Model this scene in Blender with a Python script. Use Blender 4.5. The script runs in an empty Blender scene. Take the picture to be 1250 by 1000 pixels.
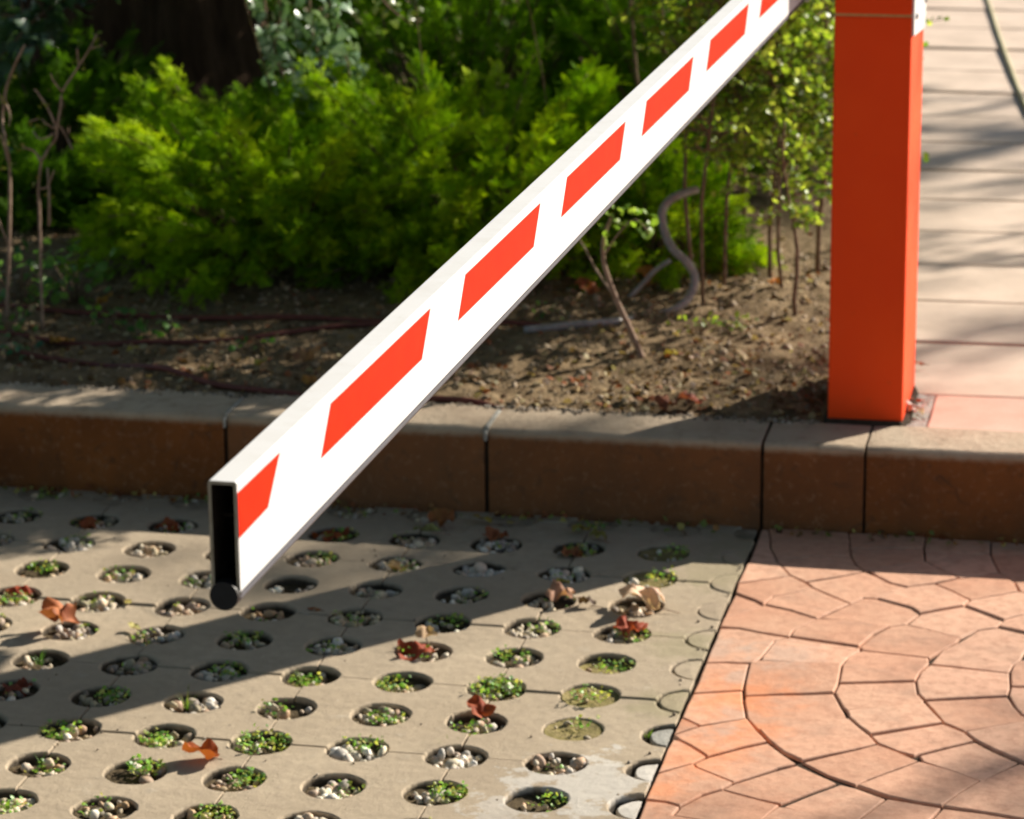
import bpy, bmesh, math, random
import numpy as np
from mathutils import Vector, Matrix, noise

random.seed(7); rng = np.random.default_rng(7)
sc = bpy.context.scene
C = sc.collection
R_ = math.radians

# ------------------------------------------------------------------ camera, light, exposure
CAM = np.array([0.0, 0.0, 1.9205])
def _basis(pitch=0.2806, roll=-0.0111, yaw=-0.2103):
    cy, sy = math.cos(yaw), math.sin(yaw)
    fw = np.array([sy*math.cos(pitch), cy*math.cos(pitch), -math.sin(pitch)])
    r = np.array([cy, -sy, 0.0]); u = np.cross(r, fw)
    cr, sr = math.cos(roll), math.sin(roll)
    return cr*r + sr*u, -sr*r + cr*u, fw
CR, CU, CF = _basis()
FPX = 3900.0
cd = bpy.data.cameras.new('camera'); cam = bpy.data.objects.new('camera', cd); C.objects.link(cam)
cam.matrix_world = Matrix(((CR[0], CU[0], -CF[0], CAM[0]), (CR[1], CU[1], -CF[1], CAM[1]),
                           (CR[2], CU[2], -CF[2], CAM[2]), (0, 0, 0, 1)))
cd.sensor_width = 36.0; cd.lens = FPX/1250*36; cd.clip_start = 0.1; cd.clip_end = 2000
cd.dof.use_dof = True; cd.dof.focus_distance = 3.75; cd.dof.aperture_fstop = 10.5
sc.camera = cam

SUN_EL, SUN_AZ = R_(28), math.atan2(.66, .75)
world = bpy.data.worlds.new('World'); sc.world = world; world.use_nodes = True
wn = world.node_tree.nodes; wl = world.node_tree.links
sky = wn.new('ShaderNodeTexSky'); sky.sky_type = 'NISHITA'; sky.sun_disc = False
sky.sun_elevation = SUN_EL; sky.sun_rotation = SUN_AZ
wl.new(sky.outputs[0], wn['Background'].inputs['Color']); wn['Background'].inputs['Strength'].default_value = 0.055
sl = bpy.data.lights.new('sun', 'SUN'); sl.energy = 5.0; sl.angle = R_(0.5); sl.color = (1.0, 0.92, 0.80)
sun = bpy.data.objects.new('sun', sl); C.objects.link(sun)
sdir = Vector((math.sin(SUN_AZ)*math.cos(SUN_EL), math.cos(SUN_AZ)*math.cos(SUN_EL), math.sin(SUN_EL)))
sun.rotation_euler = sdir.to_track_quat('Z', 'Y').to_euler()
sc.view_settings.view_transform = 'Standard'; sc.view_settings.look = 'None'
sc.view_settings.gamma = 1; sc.view_settings.use_curve_mapping = False
sc.view_settings.exposure = 0.92

def ray(x, y): return CF + CR*(x-625)/FPX - CU*(y-500)/FPX
def gp(x, y, z=0.0):                      # picture point of the reference -> place on a level surface
    d = ray(x, y); t = (z-CAM[2])/d[2]; return Vector(CAM + t*d)
def at(x, y, Y):                          # ... -> place on the upright plane at distance Y
    d = ray(x, y); t = Y/d[1]; return Vector(CAM + t*d)

# ------------------------------------------------------------------ materials
def hexc(r, g, b): return (r, g, b, 1)
class NT:
    def __init__(s, name):
        s.m = bpy.data.materials.new(name); s.m.use_nodes = True
        s.n = s.m.node_tree.nodes; s.l = s.m.node_tree.links
        s.b = s.n['Principled BSDF']; s.out = s.n['Material Output']
        s.pos = s.n.new('ShaderNodeNewGeometry').outputs['Position']
    def noise(s, scale, detail=4, rough=.55, vec=None, stretch=None, dist=0):
        t = s.n.new('ShaderNodeTexNoise'); t.inputs['Scale'].default_value = scale
        t.inputs['Detail'].default_value = detail; t.inputs['Roughness'].default_value = rough
        t.inputs['Distortion'].default_value = dist
        v = vec or s.pos
        if stretch:
            mp = s.n.new('ShaderNodeMapping'); mp.inputs['Scale'].default_value = stretch
            s.l.new(v, mp.inputs['Vector']); v = mp.outputs[0]
        s.l.new(v, t.inputs['Vector']); return t.outputs['Fac']
    def vor(s, scale, feat='F1'):
        t = s.n.new('ShaderNodeTexVoronoi'); t.feature = feat; t.inputs['Scale'].default_value = scale
        s.l.new(s.pos, t.inputs['Vector']); return t.outputs['Distance']
    def ramp(s, fac, stops):
        r = s.n.new('ShaderNodeValToRGB'); e = r.color_ramp.elements
        while len(e) < len(stops): e.new(.5)
        for k, (p, c) in enumerate(stops):
            e[k].position = p; e[k].color = c if isinstance(c, tuple) else (c, c, c, 1)
        s.l.new(fac, r.inputs[0]); return r.outputs[0]
    def mix(s, fac, a, b, mode='MIX'):
        m = s.n.new('ShaderNodeMix'); m.data_type = 'RGBA'; m.blend_type = mode
        for sock, v in ((m.inputs[0], fac), (m.inputs[6], a), (m.inputs[7], b)):
            if isinstance(v, (int, float)): sock.default_value = v if sock.type == 'VALUE' else (v, v, v, 1)
            elif isinstance(v, tuple): sock.default_value = v
            else: s.l.new(v, sock)
        return m.outputs[2]
    def math(s, op, a, b=0.0):
        m = s.n.new('ShaderNodeMath'); m.operation = op
        for k, v in enumerate((a, b)):
            if isinstance(v, (int, float)): m.inputs[k].default_value = v
            else: s.l.new(v, m.inputs[k])
        return m.outputs[0]
    def rand(s): return s.n.new('ShaderNodeObjectInfo').outputs['Random']
    def attr(s, name='col'):
        a = s.n.new('ShaderNodeAttribute'); a.attribute_name = name; return a.outputs['Color']
    def near(s, p, rad):                  # 1 at p falling to 0 at rad, broken up by noise
        v = s.n.new('ShaderNodeVectorMath'); v.operation = 'DISTANCE'
        s.l.new(s.pos, v.inputs[0]); v.inputs[1].default_value = p
        return s.math('SUBTRACT', 1.0, s.math('DIVIDE', v.outputs['Value'], rad))
    def color(s, c):
        if isinstance(c, tuple): s.b.inputs['Base Color'].default_value = c
        else: s.l.new(c, s.b.inputs['Base Color'])
    def set(s, rough=.8, spec=.3, metal=0):
        if isinstance(rough, (int, float)): s.b.inputs['Roughness'].default_value = rough
        else: s.l.new(rough, s.b.inputs['Roughness'])
        s.b.inputs['Specular IOR Level'].default_value = spec; s.b.inputs['Metallic'].default_value = metal
    def bump(s, h, strength=.5, dist=.003):
        b = s.n.new('ShaderNodeBump'); b.inputs['Strength'].default_value = strength
        b.inputs['Distance'].default_value = dist
        s.l.new(h, b.inputs['Height']); s.l.new(b.outputs[0], s.b.inputs['Normal'])
    def translucent(s, c, fac):
        t = s.n.new('ShaderNodeBsdfTranslucent')
        if isinstance(c, tuple): t.inputs['Color'].default_value = c
        else: s.l.new(c, t.inputs['Color'])
        mx = s.n.new('ShaderNodeMixShader'); mx.inputs[0].default_value = fac
        s.l.new(s.b.outputs[0], mx.inputs[1]); s.l.new(t.outputs[0], mx.inputs[2]); s.l.new(mx.outputs[0], s.out.inputs['Surface'])

M = {}
def mat_paver():
    t = NT('concrete_paver')
    big = t.noise(3.5, 5); fine = t.noise(420, 3, .7); mid = t.noise(38, 5, .6)
    c = t.ramp(big, [(.3, hexc(.39, .31, .215)), (.7, hexc(.49, .40, .285))])
    c = t.mix(t.ramp(mid, [(.35, .0), (.75, .55)]), c, hexc(.31, .25, .18))
    c = t.mix(t.ramp(fine, [(.62, 0.), (.75, .6)]), c, hexc(.16, .13, .10))
    c = t.mix(t.ramp(t.noise(150, 2), [(.70, 0.), (.76, .5)]), c, hexc(.62, .55, .45))
    c = t.mix(t.ramp(t.noise(7, 6, .7, dist=.6), [(.5, 0.), (.72, .45)]), c, hexc(.27, .22, .155))
    c = t.mix(t.ramp(t.noise(19, 6, .7), [(.60, 0.), (.70, .35)]), c, hexc(.55, .48, .38))
    # pale dried mortar spilt near the brick edge, greenish algae along that edge
    g = gp(700, 955); sp = t.math('ADD', t.near((g.x+.02, g.y, 0), .22), t.math('MULTIPLY', t.math('SUBTRACT', t.noise(22, 6, .65), .5), 2.2))
    c = t.mix(t.ramp(sp, [(.45, 0.), (.62, .75)]), c, hexc(.62, .60, .55))
    g = gp(620, 985); sp = t.math('ADD', t.near((g.x, g.y, 0), .12), t.math('MULTIPLY', t.math('SUBTRACT', t.noise(31, 6, .65), .5), 2.2))
    c = t.mix(t.ramp(sp, [(.5, 0.), (.66, .6)]), c, hexc(.58, .55, .5))
    for (px, py, r) in ((880, 700, .16), (840, 790, .14), (820, 860, .12), (905, 665, .13)):
        g = gp(px, py); sp = t.math('ADD', t.near((g.x, g.y, 0), r), t.math('MULTIPLY', t.math('SUBTRACT', t.noise(26, 5), .5), 1.6))
        c = t.mix(t.ramp(sp, [(.3, 0.), (.7, .45)]), c, hexc(.27, .25, .13))
    c = t.mix(t.math('MULTIPLY', t.rand(), .30), c, hexc(.30, .235, .17))
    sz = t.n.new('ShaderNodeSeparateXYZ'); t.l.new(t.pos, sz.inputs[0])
    c = t.mix(t.ramp(t.math('ADD', t.math('MULTIPLY', sz.outputs['Z'], -40.0), t.math('MULTIPLY', t.math('SUBTRACT', mid, .5), .5)), [(.12, 0.), (.4, .9)]), c, hexc(.035, .026, .016))  # hole and joint sides darken with depth, shade put into the colour
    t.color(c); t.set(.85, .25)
    t.bump(t.math('ADD', t.math('MULTIPLY', fine, .4), t.math('ADD', mid, t.math('MULTIPLY', t.noise(900, 2), .25))), .8, .003); return t.m
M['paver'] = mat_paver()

def mat_brick():
    t = NT('brick_paver')
    r = t.rand(); big = t.noise(5, 4); mid = t.noise(45, 5, .6); fine = t.noise(380, 3, .7)
    c = t.mix(r, hexc(.54, .27, .165), hexc(.72, .42, .285))
    c = t.mix(t.ramp(big, [(.35, 0.), (.68, .6)]), c, hexc(.60, .37, .25))
    c = t.mix(t.ramp(mid, [(.45, 0.), (.7, .55)]), c, hexc(.40, .19, .115))
    c = t.mix(t.ramp(t.noise(11, 5, .65), [(.5, 0.), (.72, .5)]), c, hexc(.33, .20, .14))
    c = t.mix(t.ramp(fine, [(.62, 0.), (.78, .5)]), c, hexc(.24, .12, .085))
    # bare strong orange dye where feet and tyres have rubbed, and grey cement smears, near the paver edge
    for (px, py, rad, st) in ((880, 855, .15, .6), (850, 925, .13, .5), (932, 890, .07, .6), (925, 840, .11, .4), (800, 965, .1, .55), (890, 905, .10, .35)):
        g = gp(px, py); sp = t.math('ADD', t.near((g.x, g.y, 0), rad), t.math('MULTIPLY', t.math('SUBTRACT', t.noise(24, 4), .5), 1.8))
        c = t.mix(t.ramp(sp, [(.15, 0.), (.95, st*.9)]), c, hexc(.76, .25, .085))
    for (px, py, rad) in ((875, 790, .10), (890, 870, .05), (900, 825, .05), (960, 800, .12), (1230, 660, .12), (880, 895, .05)):
        g = gp(px, py); sp = t.math('ADD', t.near((g.x, g.y, 0), rad), t.math('MULTIPLY', t.math('SUBTRACT', t.noise(33, 5), .5), 1.8))
        c = t.mix(t.ramp(sp, [(.35, 0.), (.8, .5)]), c, hexc(.46, .34, .27))
    t.color(c); t.set(.72, .35)
    t.bump(t.math('ADD', t.math('MULTIPLY', t.noise(14, 3), 1.5), t.math('ADD', mid, t.math('MULTIPLY', fine, .35))), .55, .003); return t.m
M['brick'] = mat_brick()

def simple(name, a, b, scale=20, rough=.8, spec=.3, bs=.4, bd=.003, fine=300, stretch=None, spk=None, metal=0):
    t = NT(name); n = t.noise(scale, 5, .6, stretch=stretch)
    c = t.ramp(n, [(.32, hexc(*a)), (.7, hexc(*b))])
    f = t.noise(fine, 3, .7)
    if spk: c = t.mix(t.ramp(f, [(.58, 0.), (.75, .8)]), c, hexc(*spk))
    t.color(c); t.set(rough, spec, metal)
    t.bump(t.math('ADD', n, t.math('MULTIPLY', f, .4)), bs, bd); return t.m

def mat_kerb():
    t = NT('kerb_concrete')
    n = t.noise(9, 5); f = t.noise(350, 3, .7); m = t.noise(60, 4)
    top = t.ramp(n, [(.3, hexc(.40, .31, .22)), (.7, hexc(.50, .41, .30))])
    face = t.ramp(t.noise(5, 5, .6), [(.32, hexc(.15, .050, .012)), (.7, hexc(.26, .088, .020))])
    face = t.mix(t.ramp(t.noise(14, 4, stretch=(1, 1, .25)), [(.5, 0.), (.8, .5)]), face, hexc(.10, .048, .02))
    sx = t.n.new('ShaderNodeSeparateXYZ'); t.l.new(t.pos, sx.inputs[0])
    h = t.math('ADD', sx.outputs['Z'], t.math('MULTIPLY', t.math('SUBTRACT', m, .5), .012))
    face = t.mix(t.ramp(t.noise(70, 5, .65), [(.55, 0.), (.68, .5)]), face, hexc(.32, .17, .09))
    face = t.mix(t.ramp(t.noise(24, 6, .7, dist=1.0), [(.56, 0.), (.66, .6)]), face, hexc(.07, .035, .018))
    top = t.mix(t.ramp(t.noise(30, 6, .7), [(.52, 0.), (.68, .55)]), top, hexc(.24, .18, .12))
    k = t.ramp(h, [(.150, 0.), (.162, 1.)])       # face colour stops just below the top edge
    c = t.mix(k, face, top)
    c = t.mix(t.ramp(f, [(.6, 0.), (.78, .5)]), c, hexc(.13, .09, .06))
    c = t.mix(t.math('MULTIPLY', t.rand(), .2), c, hexc(.28, .19, .12))
    t.color(c); t.set(.85, .25); t.bump(t.math('ADD', t.math('ADD', m, t.noise(22, 6, .7)), t.math('MULTIPLY', f, .5)), .7, .004); return t.m
M['kerb'] = mat_kerb()
M['slab'] = simple('walkway_slab', (.50, .39, .30), (.66, .52, .41), 6, .75, .35, .35, .003, 300, spk=(.28, .2, .15))
M['slab_red'] = simple('reddish_slab', (.52, .34, .26), (.60, .43, .34), 9, .75, .35, .35, .003, 300, spk=(.3, .2, .15))
M['cement'] = simple('grey_cement', (.27, .26, .23), (.40, .39, .35), 30, .9, .2, .7, .006, 200, spk=(.12, .11, .1))
M['cement_white'] = simple('pale_cement', (.45, .42, .37), (.62, .58, .52), 30, .9, .2, .5, .004, 200, spk=(.25, .22, .2))
M['bed'] = simple('dark_bedding_sand', (.035, .024, .016), (.07, .05, .035), 60, .95, .1, .8, .004)
M['soil'] = simple('garden_soil', (.12, .08, .042), (.31, .225, .13), 16, .95, .1, 1.0, .012, 160, spk=(.07, .045, .025))
M['holefill'] = simple('hole_soil', (.05, .038, .024), (.14, .105, .06), 70, .95, .1, 1.0, .006)
M['dirtfill'] = simple('packed_dirt_and_moss', (.20, .17, .06), (.30, .24, .12), 50, .95, .1, 1.0, .006, 220, spk=(.12, .14, .03))
M['ground'] = simple('far_ground', (.06, .05, .04), (.10, .08, .06), 2, .95, .1)
M['rubber'] = simple('black_rubber', (.006, .006, .007), (.014, .014, .016), 60, .5, .5, .2, .001)
M['alu'] = simple('grey_rubber_strip', (.035, .035, .048), (.06, .06, .08), 40, .4, .5, .2, .001)
M['inside'] = simple('tube_inside', (.03, .018, .012), (.07, .045, .03), 40, .9, .1)
M['seam'] = simple('seam_sealant', (.55, .26, .09), (.70, .38, .16), 60, .7, .2)
M['rust'] = simple('cut_metal_edge', (.42, .31, .20), (.58, .46, .32), 90, .6, .4, .2, .001)
M['steel'] = simple('galvanised_steel', (.45, .45, .46), (.58, .58, .6), 30, .4, .5, .1, .001, metal=.9)
M['bark'] = simple('bark', (.035, .02, .011), (.10, .060, .035), 26, .95, .1, 1.0, .02, 120, stretch=(1, 1, .12))
M['stem'] = simple('twig_bark', (.12, .075, .045), (.26, .18, .12), 60, .85, .2, .5, .002, 300)
M['palestem'] = simple('pale_twig', (.24, .15, .10), (.42, .30, .22), 60, .8, .2, .5, .002, 300)
M['hose_red'] = simple('red_brown_hose', (.10, .022, .014), (.17, .045, .03), 40, .5, .4, .3, .001, spk=(.12, .09, .06))
M['hose_grey'] = simple('grey_dusty_hose', (.22, .20, .19), (.38, .36, .34), 40, .5, .5, .3, .001, spk=(.12, .1, .09))
M['cable'] = simple('olive_cable', (.30, .27, .14), (.42, .38, .22), 20, .7, .3, .3, .001)

def mat_white():
    t = NT('white_paint'); n = t.noise(7, 4); sp = t.noise(55, 3, .6)
    c = t.mix(t.ramp(n, [(.4, 0.), (.75, .35)]), hexc(.69, .69, .69), hexc(.60, .60, .59))
    c = t.mix(t.ramp(sp, [(.68, 0.), (.76, .35)]), c, hexc(.45, .42, .38))
    c = t.mix(t.ramp(t.noise(16, 5, .65, stretch=(1, 1.6, .35)), [(.48, 0.), (.75, .45)]), c, hexc(.56, .54, .50))
    t.color(c); t.set(.45, .4); t.bump(t.noise(180, 2), .06, .001); return t.m
M['white'] = mat_white()
def mat_red():
    t = NT('red_reflective_film'); n = t.noise(30, 3)
    t.color(t.ramp(n, [(.3, hexc(.80, .018, .002)), (.7, hexc(.85, .025, .003))])); t.set(.5, .06); t.bump(t.noise(400, 2), .08, .0008); return t.m
M['red'] = mat_red()
def mat_orange():
    t = NT('orange_red_paint'); n = t.noise(4, 4); s = t.noise(26, 5, .65)
    c = t.ramp(n, [(.3, hexc(.85, .056, .002)), (.7, hexc(.92, .076, .003))])
    c = t.mix(t.ramp(s, [(.63, 0.), (.75, .35)]), c, hexc(.55, .10, .03))
    c = t.mix(t.ramp(t.noise(80, 5, .7), [(.72, 0.), (.76, .6)]), c, hexc(.5, .25, .16))
    t.color(c); t.set(t.ramp(s, [(.3, .5), (.7, .65)]), .22); t.bump(t.math('ADD', s, t.math('MULTIPLY', t.noise(220, 2), .3)), .18, .0012); return t.m
M['orange'] = mat_orange()

def mat_leafy(name, rough, spec, tr, var=.25, tgain=1.5):
    t = NT(name); c = t.attr()
    n = t.noise(60, 3)
    c = t.mix(t.ramp(n, [(.3, 0.), (.7, var)]), c, hexc(.02, .03, .01))
    t.color(c); t.set(rough, spec)
    cc = t.mix(1.0, c, hexc(tgain, tgain*1.0, tgain*.55), 'MULTIPLY')
    t.translucent(cc, tr); return t.m
M['juniper'] = mat_leafy('juniper_foliage', .7, .08, .26, .12)
M['leaf'] = mat_leafy('broad_leaf', .4, .35, .42, .15)
M['ivy'] = mat_leafy('ivy_leaf', .33, 1.0, .15, .15)
M['dry'] = mat_leafy('dry_leaf', .7, .25, .25, .3, 1.1)
def mat_stone():
    t = NT('pebble'); c = t.attr(); n = t.noise(260, 4, .6)
    c = t.mix(t.ramp(n, [(.45, 0.), (.75, .45)]), c, hexc(.16, .13, .10)); t.color(c); t.set(.7, .4); t.bump(n, .4, .001); return t.m
M['stone'] = mat_stone()

# ------------------------------------------------------------------ object helpers
def tag(o, label=None, cat=None, group=None, kind=None):
    if label: o['label'] = label
    if cat: o['category'] = cat
    if group: o['group'] = group
    if kind: o['kind'] = kind
    return o
def link(name, me, parent=None, mat=None):
    o = bpy.data.objects.new(name, me); C.objects.link(o)
    if parent is not None: o.parent = parent
    if mat is not None and me is not None and not me.materials: me.materials.append(mat)
    return o
def empty(name, loc=(0, 0, 0)):
    o = bpy.data.objects.new(name, None); C.objects.link(o); o.location = loc; o.empty_display_size = .05; return o
def mesh_py(name, vs, fs, smooth=False):
    me = bpy.data.meshes.new(name); me.from_pydata([tuple(v) for v in vs], [], fs); me.validate()
    if smooth: me.polygons.foreach_set('use_smooth', [True]*len(me.polygons))
    me.update(); return me
def bm_obj(name, bm, mat, parent=None, smooth=False):
    me = bpy.data.meshes.new(name); bmesh.ops.recalc_face_normals(bm, faces=bm.faces); bm.to_mesh(me); bm.free()
    if smooth: me.polygons.foreach_set('use_smooth', [True]*len(me.polygons))
    return link(name, me, parent, mat)
def box(bm, x0, x1, y0, y1, z0, z1, bev=0):
    vs = [bm.verts.new((x, y, z)) for z in (z0, z1) for y in (y0, y1) for x in (x0, x1)]
    fs = [bm.faces.new([vs[i] for i in q]) for q in ((0, 1, 3, 2), (4, 5, 7, 6), (0, 1, 5, 4), (2, 3, 7, 6), (0, 2, 6, 4), (1, 3, 7, 5))]
    bmesh.ops.recalc_face_normals(bm, faces=fs)
    if bev:
        es = list({e for f in fs for e in f.edges}); bmesh.ops.bevel(bm, geom=es, offset=bev, segments=2, affect='EDGES', profile=.5)
def tube_mesh(paths, seg=7, name='tube'):
    vs, fs = [], []
    for pts, rads in paths:
        pts = [Vector(p) for p in pts]
        if not hasattr(rads, '__len__'): rads = [rads]*len(pts)
        base = len(vs)
        for i, p in enumerate(pts):
            d = (pts[min(i+1, len(pts)-1)] - pts[max(i-1, 0)]).normalized()
            a = d.cross(Vector((.31, .17, .93))).normalized(); b = d.cross(a)
            for k in range(seg):
                an = 2*math.pi*k/seg; vs.append(p + (a*math.cos(an)+b*math.sin(an))*rads[i])
        for i in range(len(pts)-1):
            for k in range(seg):
                k2 = (k+1) % seg; fs.append((base+i*seg+k, base+i*seg+k2, base+(i+1)*seg+k2, base+(i+1)*seg+k))
        fs.append(tuple(base+k for k in range(seg))[::-1]); fs.append(tuple(base+(len(pts)-1)*seg+k for k in range(seg)))
    return mesh_py(name, vs, fs, True)
def smooth_path(pts, n=6):
    pts = [Vector(p) for p in pts]; out = []
    for i in range(len(pts)-1):
        p0, p1, p2, p3 = pts[max(i-1, 0)], pts[i], pts[i+1], pts[min(i+2, len(pts)-1)]
        for k in range(n):
            t = k/n
            out.append(.5*((2*p1)+(-p0+p2)*t+(2*p0-5*p1+4*p2-p3)*t*t+(-p0+3*p1-3*p2+p3)*t**3))
    out.append(pts[-1]); return out

def scatter(name, tv, tf, mats, cols, mat, parent=None, smooth=False, colv=None):
    """join many transformed copies of a template (all faces the same size) into one mesh, one colour each"""
    tv = np.asarray(tv, float); tf = np.asarray(tf, int); N = len(mats); nv = len(tv); k = tf.shape[1]
    mats = np.asarray(mats, float)
    V = np.einsum('nij,vj->nvi', mats[:, :3, :3], tv) + mats[:, None, :3, 3]
    F = (tf[None] + (np.arange(N)*nv)[:, None, None]).reshape(-1)
    me = bpy.data.meshes.new(name); me.vertices.add(N*nv); me.vertices.foreach_set('co', V.reshape(-1).astype('f4'))
    nf = len(tf)*N; me.loops.add(nf*k); me.loops.foreach_set('vertex_index', F.astype('i4'))
    me.polygons.add(nf); me.polygons.foreach_set('loop_start', (np.arange(nf)*k).astype('i4'))
    try: me.polygons.foreach_set('loop_total', np.full(nf, k, 'i4'))
    except Exception: pass
    if smooth: me.polygons.foreach_set('use_smooth', np.ones(nf, bool))
    me.update(calc_edges=True)
    a = me.attributes.new('col', 'FLOAT_COLOR', 'POINT')
    cc = np.ones((N, nv, 4), 'f4'); cc[:, :, :3] = np.asarray(cols)[:, None, :]
    if colv is not None: cc[:, :, :3] *= colv[None, :, None]
    a.data.foreach_set('color', cc.reshape(-1))
    return link(name, me, parent, mat)

def rotmats(dirs, roll=None):
    """matrices whose +Y axis follows dirs, rolled at random about it"""
    d = np.asarray(dirs, float); d /= np.linalg.norm(d, axis=1, keepdims=True); n = len(d)
    up = np.tile([0, 0, 1.0], (n, 1)) + rng.normal(0, .01, (n, 3))
    x = np.cross(d, up); x /= np.linalg.norm(x, axis=1, keepdims=True); z = np.cross(x, d)
    r = rng.uniform(0, 2*math.pi, n) if roll is None else roll
    c, s = np.cos(r)[:, None], np.sin(r)[:, None]
    x2 = x*c + z*s; z2 = -x*s + z*c
    return np.stack([x2, d, z2], axis=2)
def place(R, S, P):
    n = len(R); m = np.zeros((n, 4, 4)); S = np.asarray(S, float)
    if S.ndim == 1: S = np.repeat(S[:, None], 3, 1)
    m[:, :3, :3] = R*S[:, None, :]; m[:, :3, 3] = P; m[:, 3, 3] = 1; return m
def ico(sub=1):
    bm = bmesh.new(); bmesh.ops.create_icosphere(bm, subdivisions=sub, radius=1)
    v = np.array([p.co[:] for p in bm.verts]); f = np.array([[q.index for q in g.verts] for g in bm.faces]); bm.free(); return v, f
def pick(palette, n, jit=.12):
    p = np.array(palette); c = p[rng.integers(0, len(p), n)]; return np.clip(c*rng.normal(1, jit, (n, 1)), 0, 1)

# ------------------------------------------------------------------ ground sheets
g = link('ground', mesh_py('ground', [(-400, -400, -.2), (400, -400, -.2), (400, 800, -.2), (-400, 800, -.2)], [(0, 1, 2, 3)]), None, M['ground'])
tag(g, kind='structure')
KY0, KY1, KH = 5.795, 5.945, .172
BX = -.752                                # line where round-hole pavers meet the bricks

# ---- round-hole pavers: lattice of holes, one paver = 2 x 2 pitches
PA, PB = .16, .1494; LX, LY = -1.5493, 5.1669; HR = .0485
def arc_profile(off, top, gap=.0013, nseg=6):
    """outer outline (ccw) and centre ring of a paver; off>0 shrinks the stone"""
    w, h, r = PA-gap-off*.35, PB-gap-off*.35, HR+off
    pts = []
    def arc(cx, cy, a0, a1, n):
        for k in range(n+1):
            a = R_(a0+(a1-a0)*k/n); x = cx+r*math.cos(a); y = cy+r*math.sin(a)
            pts.append((max(-w, min(w, x)), max(-h, min(h, y))))
    # start at right-middle bite centre point, going ccw (upwards)
    def seq(): pass
    arc(PA, 0, 180, 90, nseg); arc(PA, PB, 270, 180, nseg); arc(0, PB, 360, 180, 2*nseg); arc(-PA, PB, 360, 270, nseg)
    arc(-PA, 0, 90, -90, 2*nseg); arc(-PA, -PB, 90, 0, nseg); arc(0, -PB, 180, 0, 2*nseg); arc(PA, -PB, 180, 90, nseg); arc(PA, 0, 270, 180, nseg)
    pts.pop()
    ring = [(r*math.cos(2*math.pi*k/(4*nseg)), r*math.sin(2*math.pi*k/(4*nseg))) for k in range(4*nseg)]
    return pts, ring
def paver_mesh(seed=0):
    nseg = 6
    lv = [(.0030, 0.0), (.0008, -.0012), (0, -.0038), (0, -.075)]
    vs, fs = [], []; outs, rings = [], []
    for off, z in lv:
        o, r = arc_profile(off, 0, nseg=nseg)
        def jt(x, y):
            if not seed or (abs(x) > PA-.006 and abs(y) < 1e-6) or (abs(y) < 1e-6): return x, y
            k = .0034 if z > -.003 else .0014
            q = noise.noise(Vector((x*55+seed*7, y*55, seed)))+.5*noise.noise(Vector((x*160, y*160+seed, 3)))
            c = round(x/PA)*PA, round(y/PB)*PB; d = Vector((x-c[0], y-c[1]))
            if d.length < HR*1.3 and d.length > .01: d.normalize(); return x+d.x*abs(q)*k, y+d.y*abs(q)*k
            return x*(1-abs(q)*.012), y*(1-abs(q)*.012)
        o = [jt(*q) for q in o]; r = [jt(*q) for q in r]
        outs.append(range(len(vs), len(vs)+len(o))); vs += [(x, y, z) for x, y in o]
        rings.append(range(len(vs), len(vs)+len(r))); vs += [(x, y, z) for x, y in r]
    n, m = len(outs[0]), len(rings[0])
    for l in range(len(lv)-1):
        for k in range(n): k2 = (k+1) % n; fs.append((outs[l+1][k], outs[l+1][k2], outs[l][k2], outs[l][k]))
        for k in range(m): k2 = (k+1) % m; fs.append((rings[l][k], rings[l][k2], rings[l+1][k2], rings[l+1][k]))
    left = next(k for k in range(n) if abs(vs[outs[0][k]][1]) < 1e-6 and vs[outs[0][k]][0] < 0)
    o, r = outs[0], rings[0]
    fs.append([o[k] for k in range(0, left+1)] + [r[k] for k in range(m//2, -1, -1)])
    fs.append([o[k] for k in range(left, n)] + [o[0]] + [r[0]] + [r[k] for k in range(m-1, m//2-1, -1)])
    return mesh_py('paver', vs, fs)
turf = empty('round_hole_paving', (0, 0, 0)); tag(turf, kind='structure')
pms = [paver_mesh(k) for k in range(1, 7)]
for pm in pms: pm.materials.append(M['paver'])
nx = 10; holes = []
for i in range(nx):
    cx = BX-.0 + 0 - PA - i*2*PA
    for j in range(-3, 7):
        cy = LY - PB - j*2*PB
        if cy+PB > KY0+.02: continue
        o = link('paver', random.choice(pms), turf); o.location = (cx, cy, rng.uniform(-.0022, .0018))
        o.rotation_euler = (rng.normal(0, .005), rng.normal(0, .005), rng.normal(0, .004) + (math.pi if False else 0))
# strip of cut pavers that closes the gap to the kerb is the back row of the lattice, cut by the kerb
topY = max(LY-PB-j*2*PB+PB for j in range(-3, 7) if LY-PB-j*2*PB+PB <= KY0+.02)
if KY0 - topY > .01:
    for i in range(nx):
        cx = BX - PA - i*2*PA
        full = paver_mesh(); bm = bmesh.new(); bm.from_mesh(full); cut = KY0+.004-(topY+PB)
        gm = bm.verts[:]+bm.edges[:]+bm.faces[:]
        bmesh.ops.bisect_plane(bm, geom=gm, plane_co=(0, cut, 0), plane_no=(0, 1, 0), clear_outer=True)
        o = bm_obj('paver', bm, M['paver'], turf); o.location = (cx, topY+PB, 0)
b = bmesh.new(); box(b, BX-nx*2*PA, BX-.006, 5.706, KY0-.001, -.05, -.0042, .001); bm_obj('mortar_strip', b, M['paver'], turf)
b = bmesh.new(); box(b, BX-nx*2*PA, BX-.002, LY-14*PB-.1, KY0, -.12, -.055)
bm_obj('paving_bed', b, M['holefill'], turf)

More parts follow.
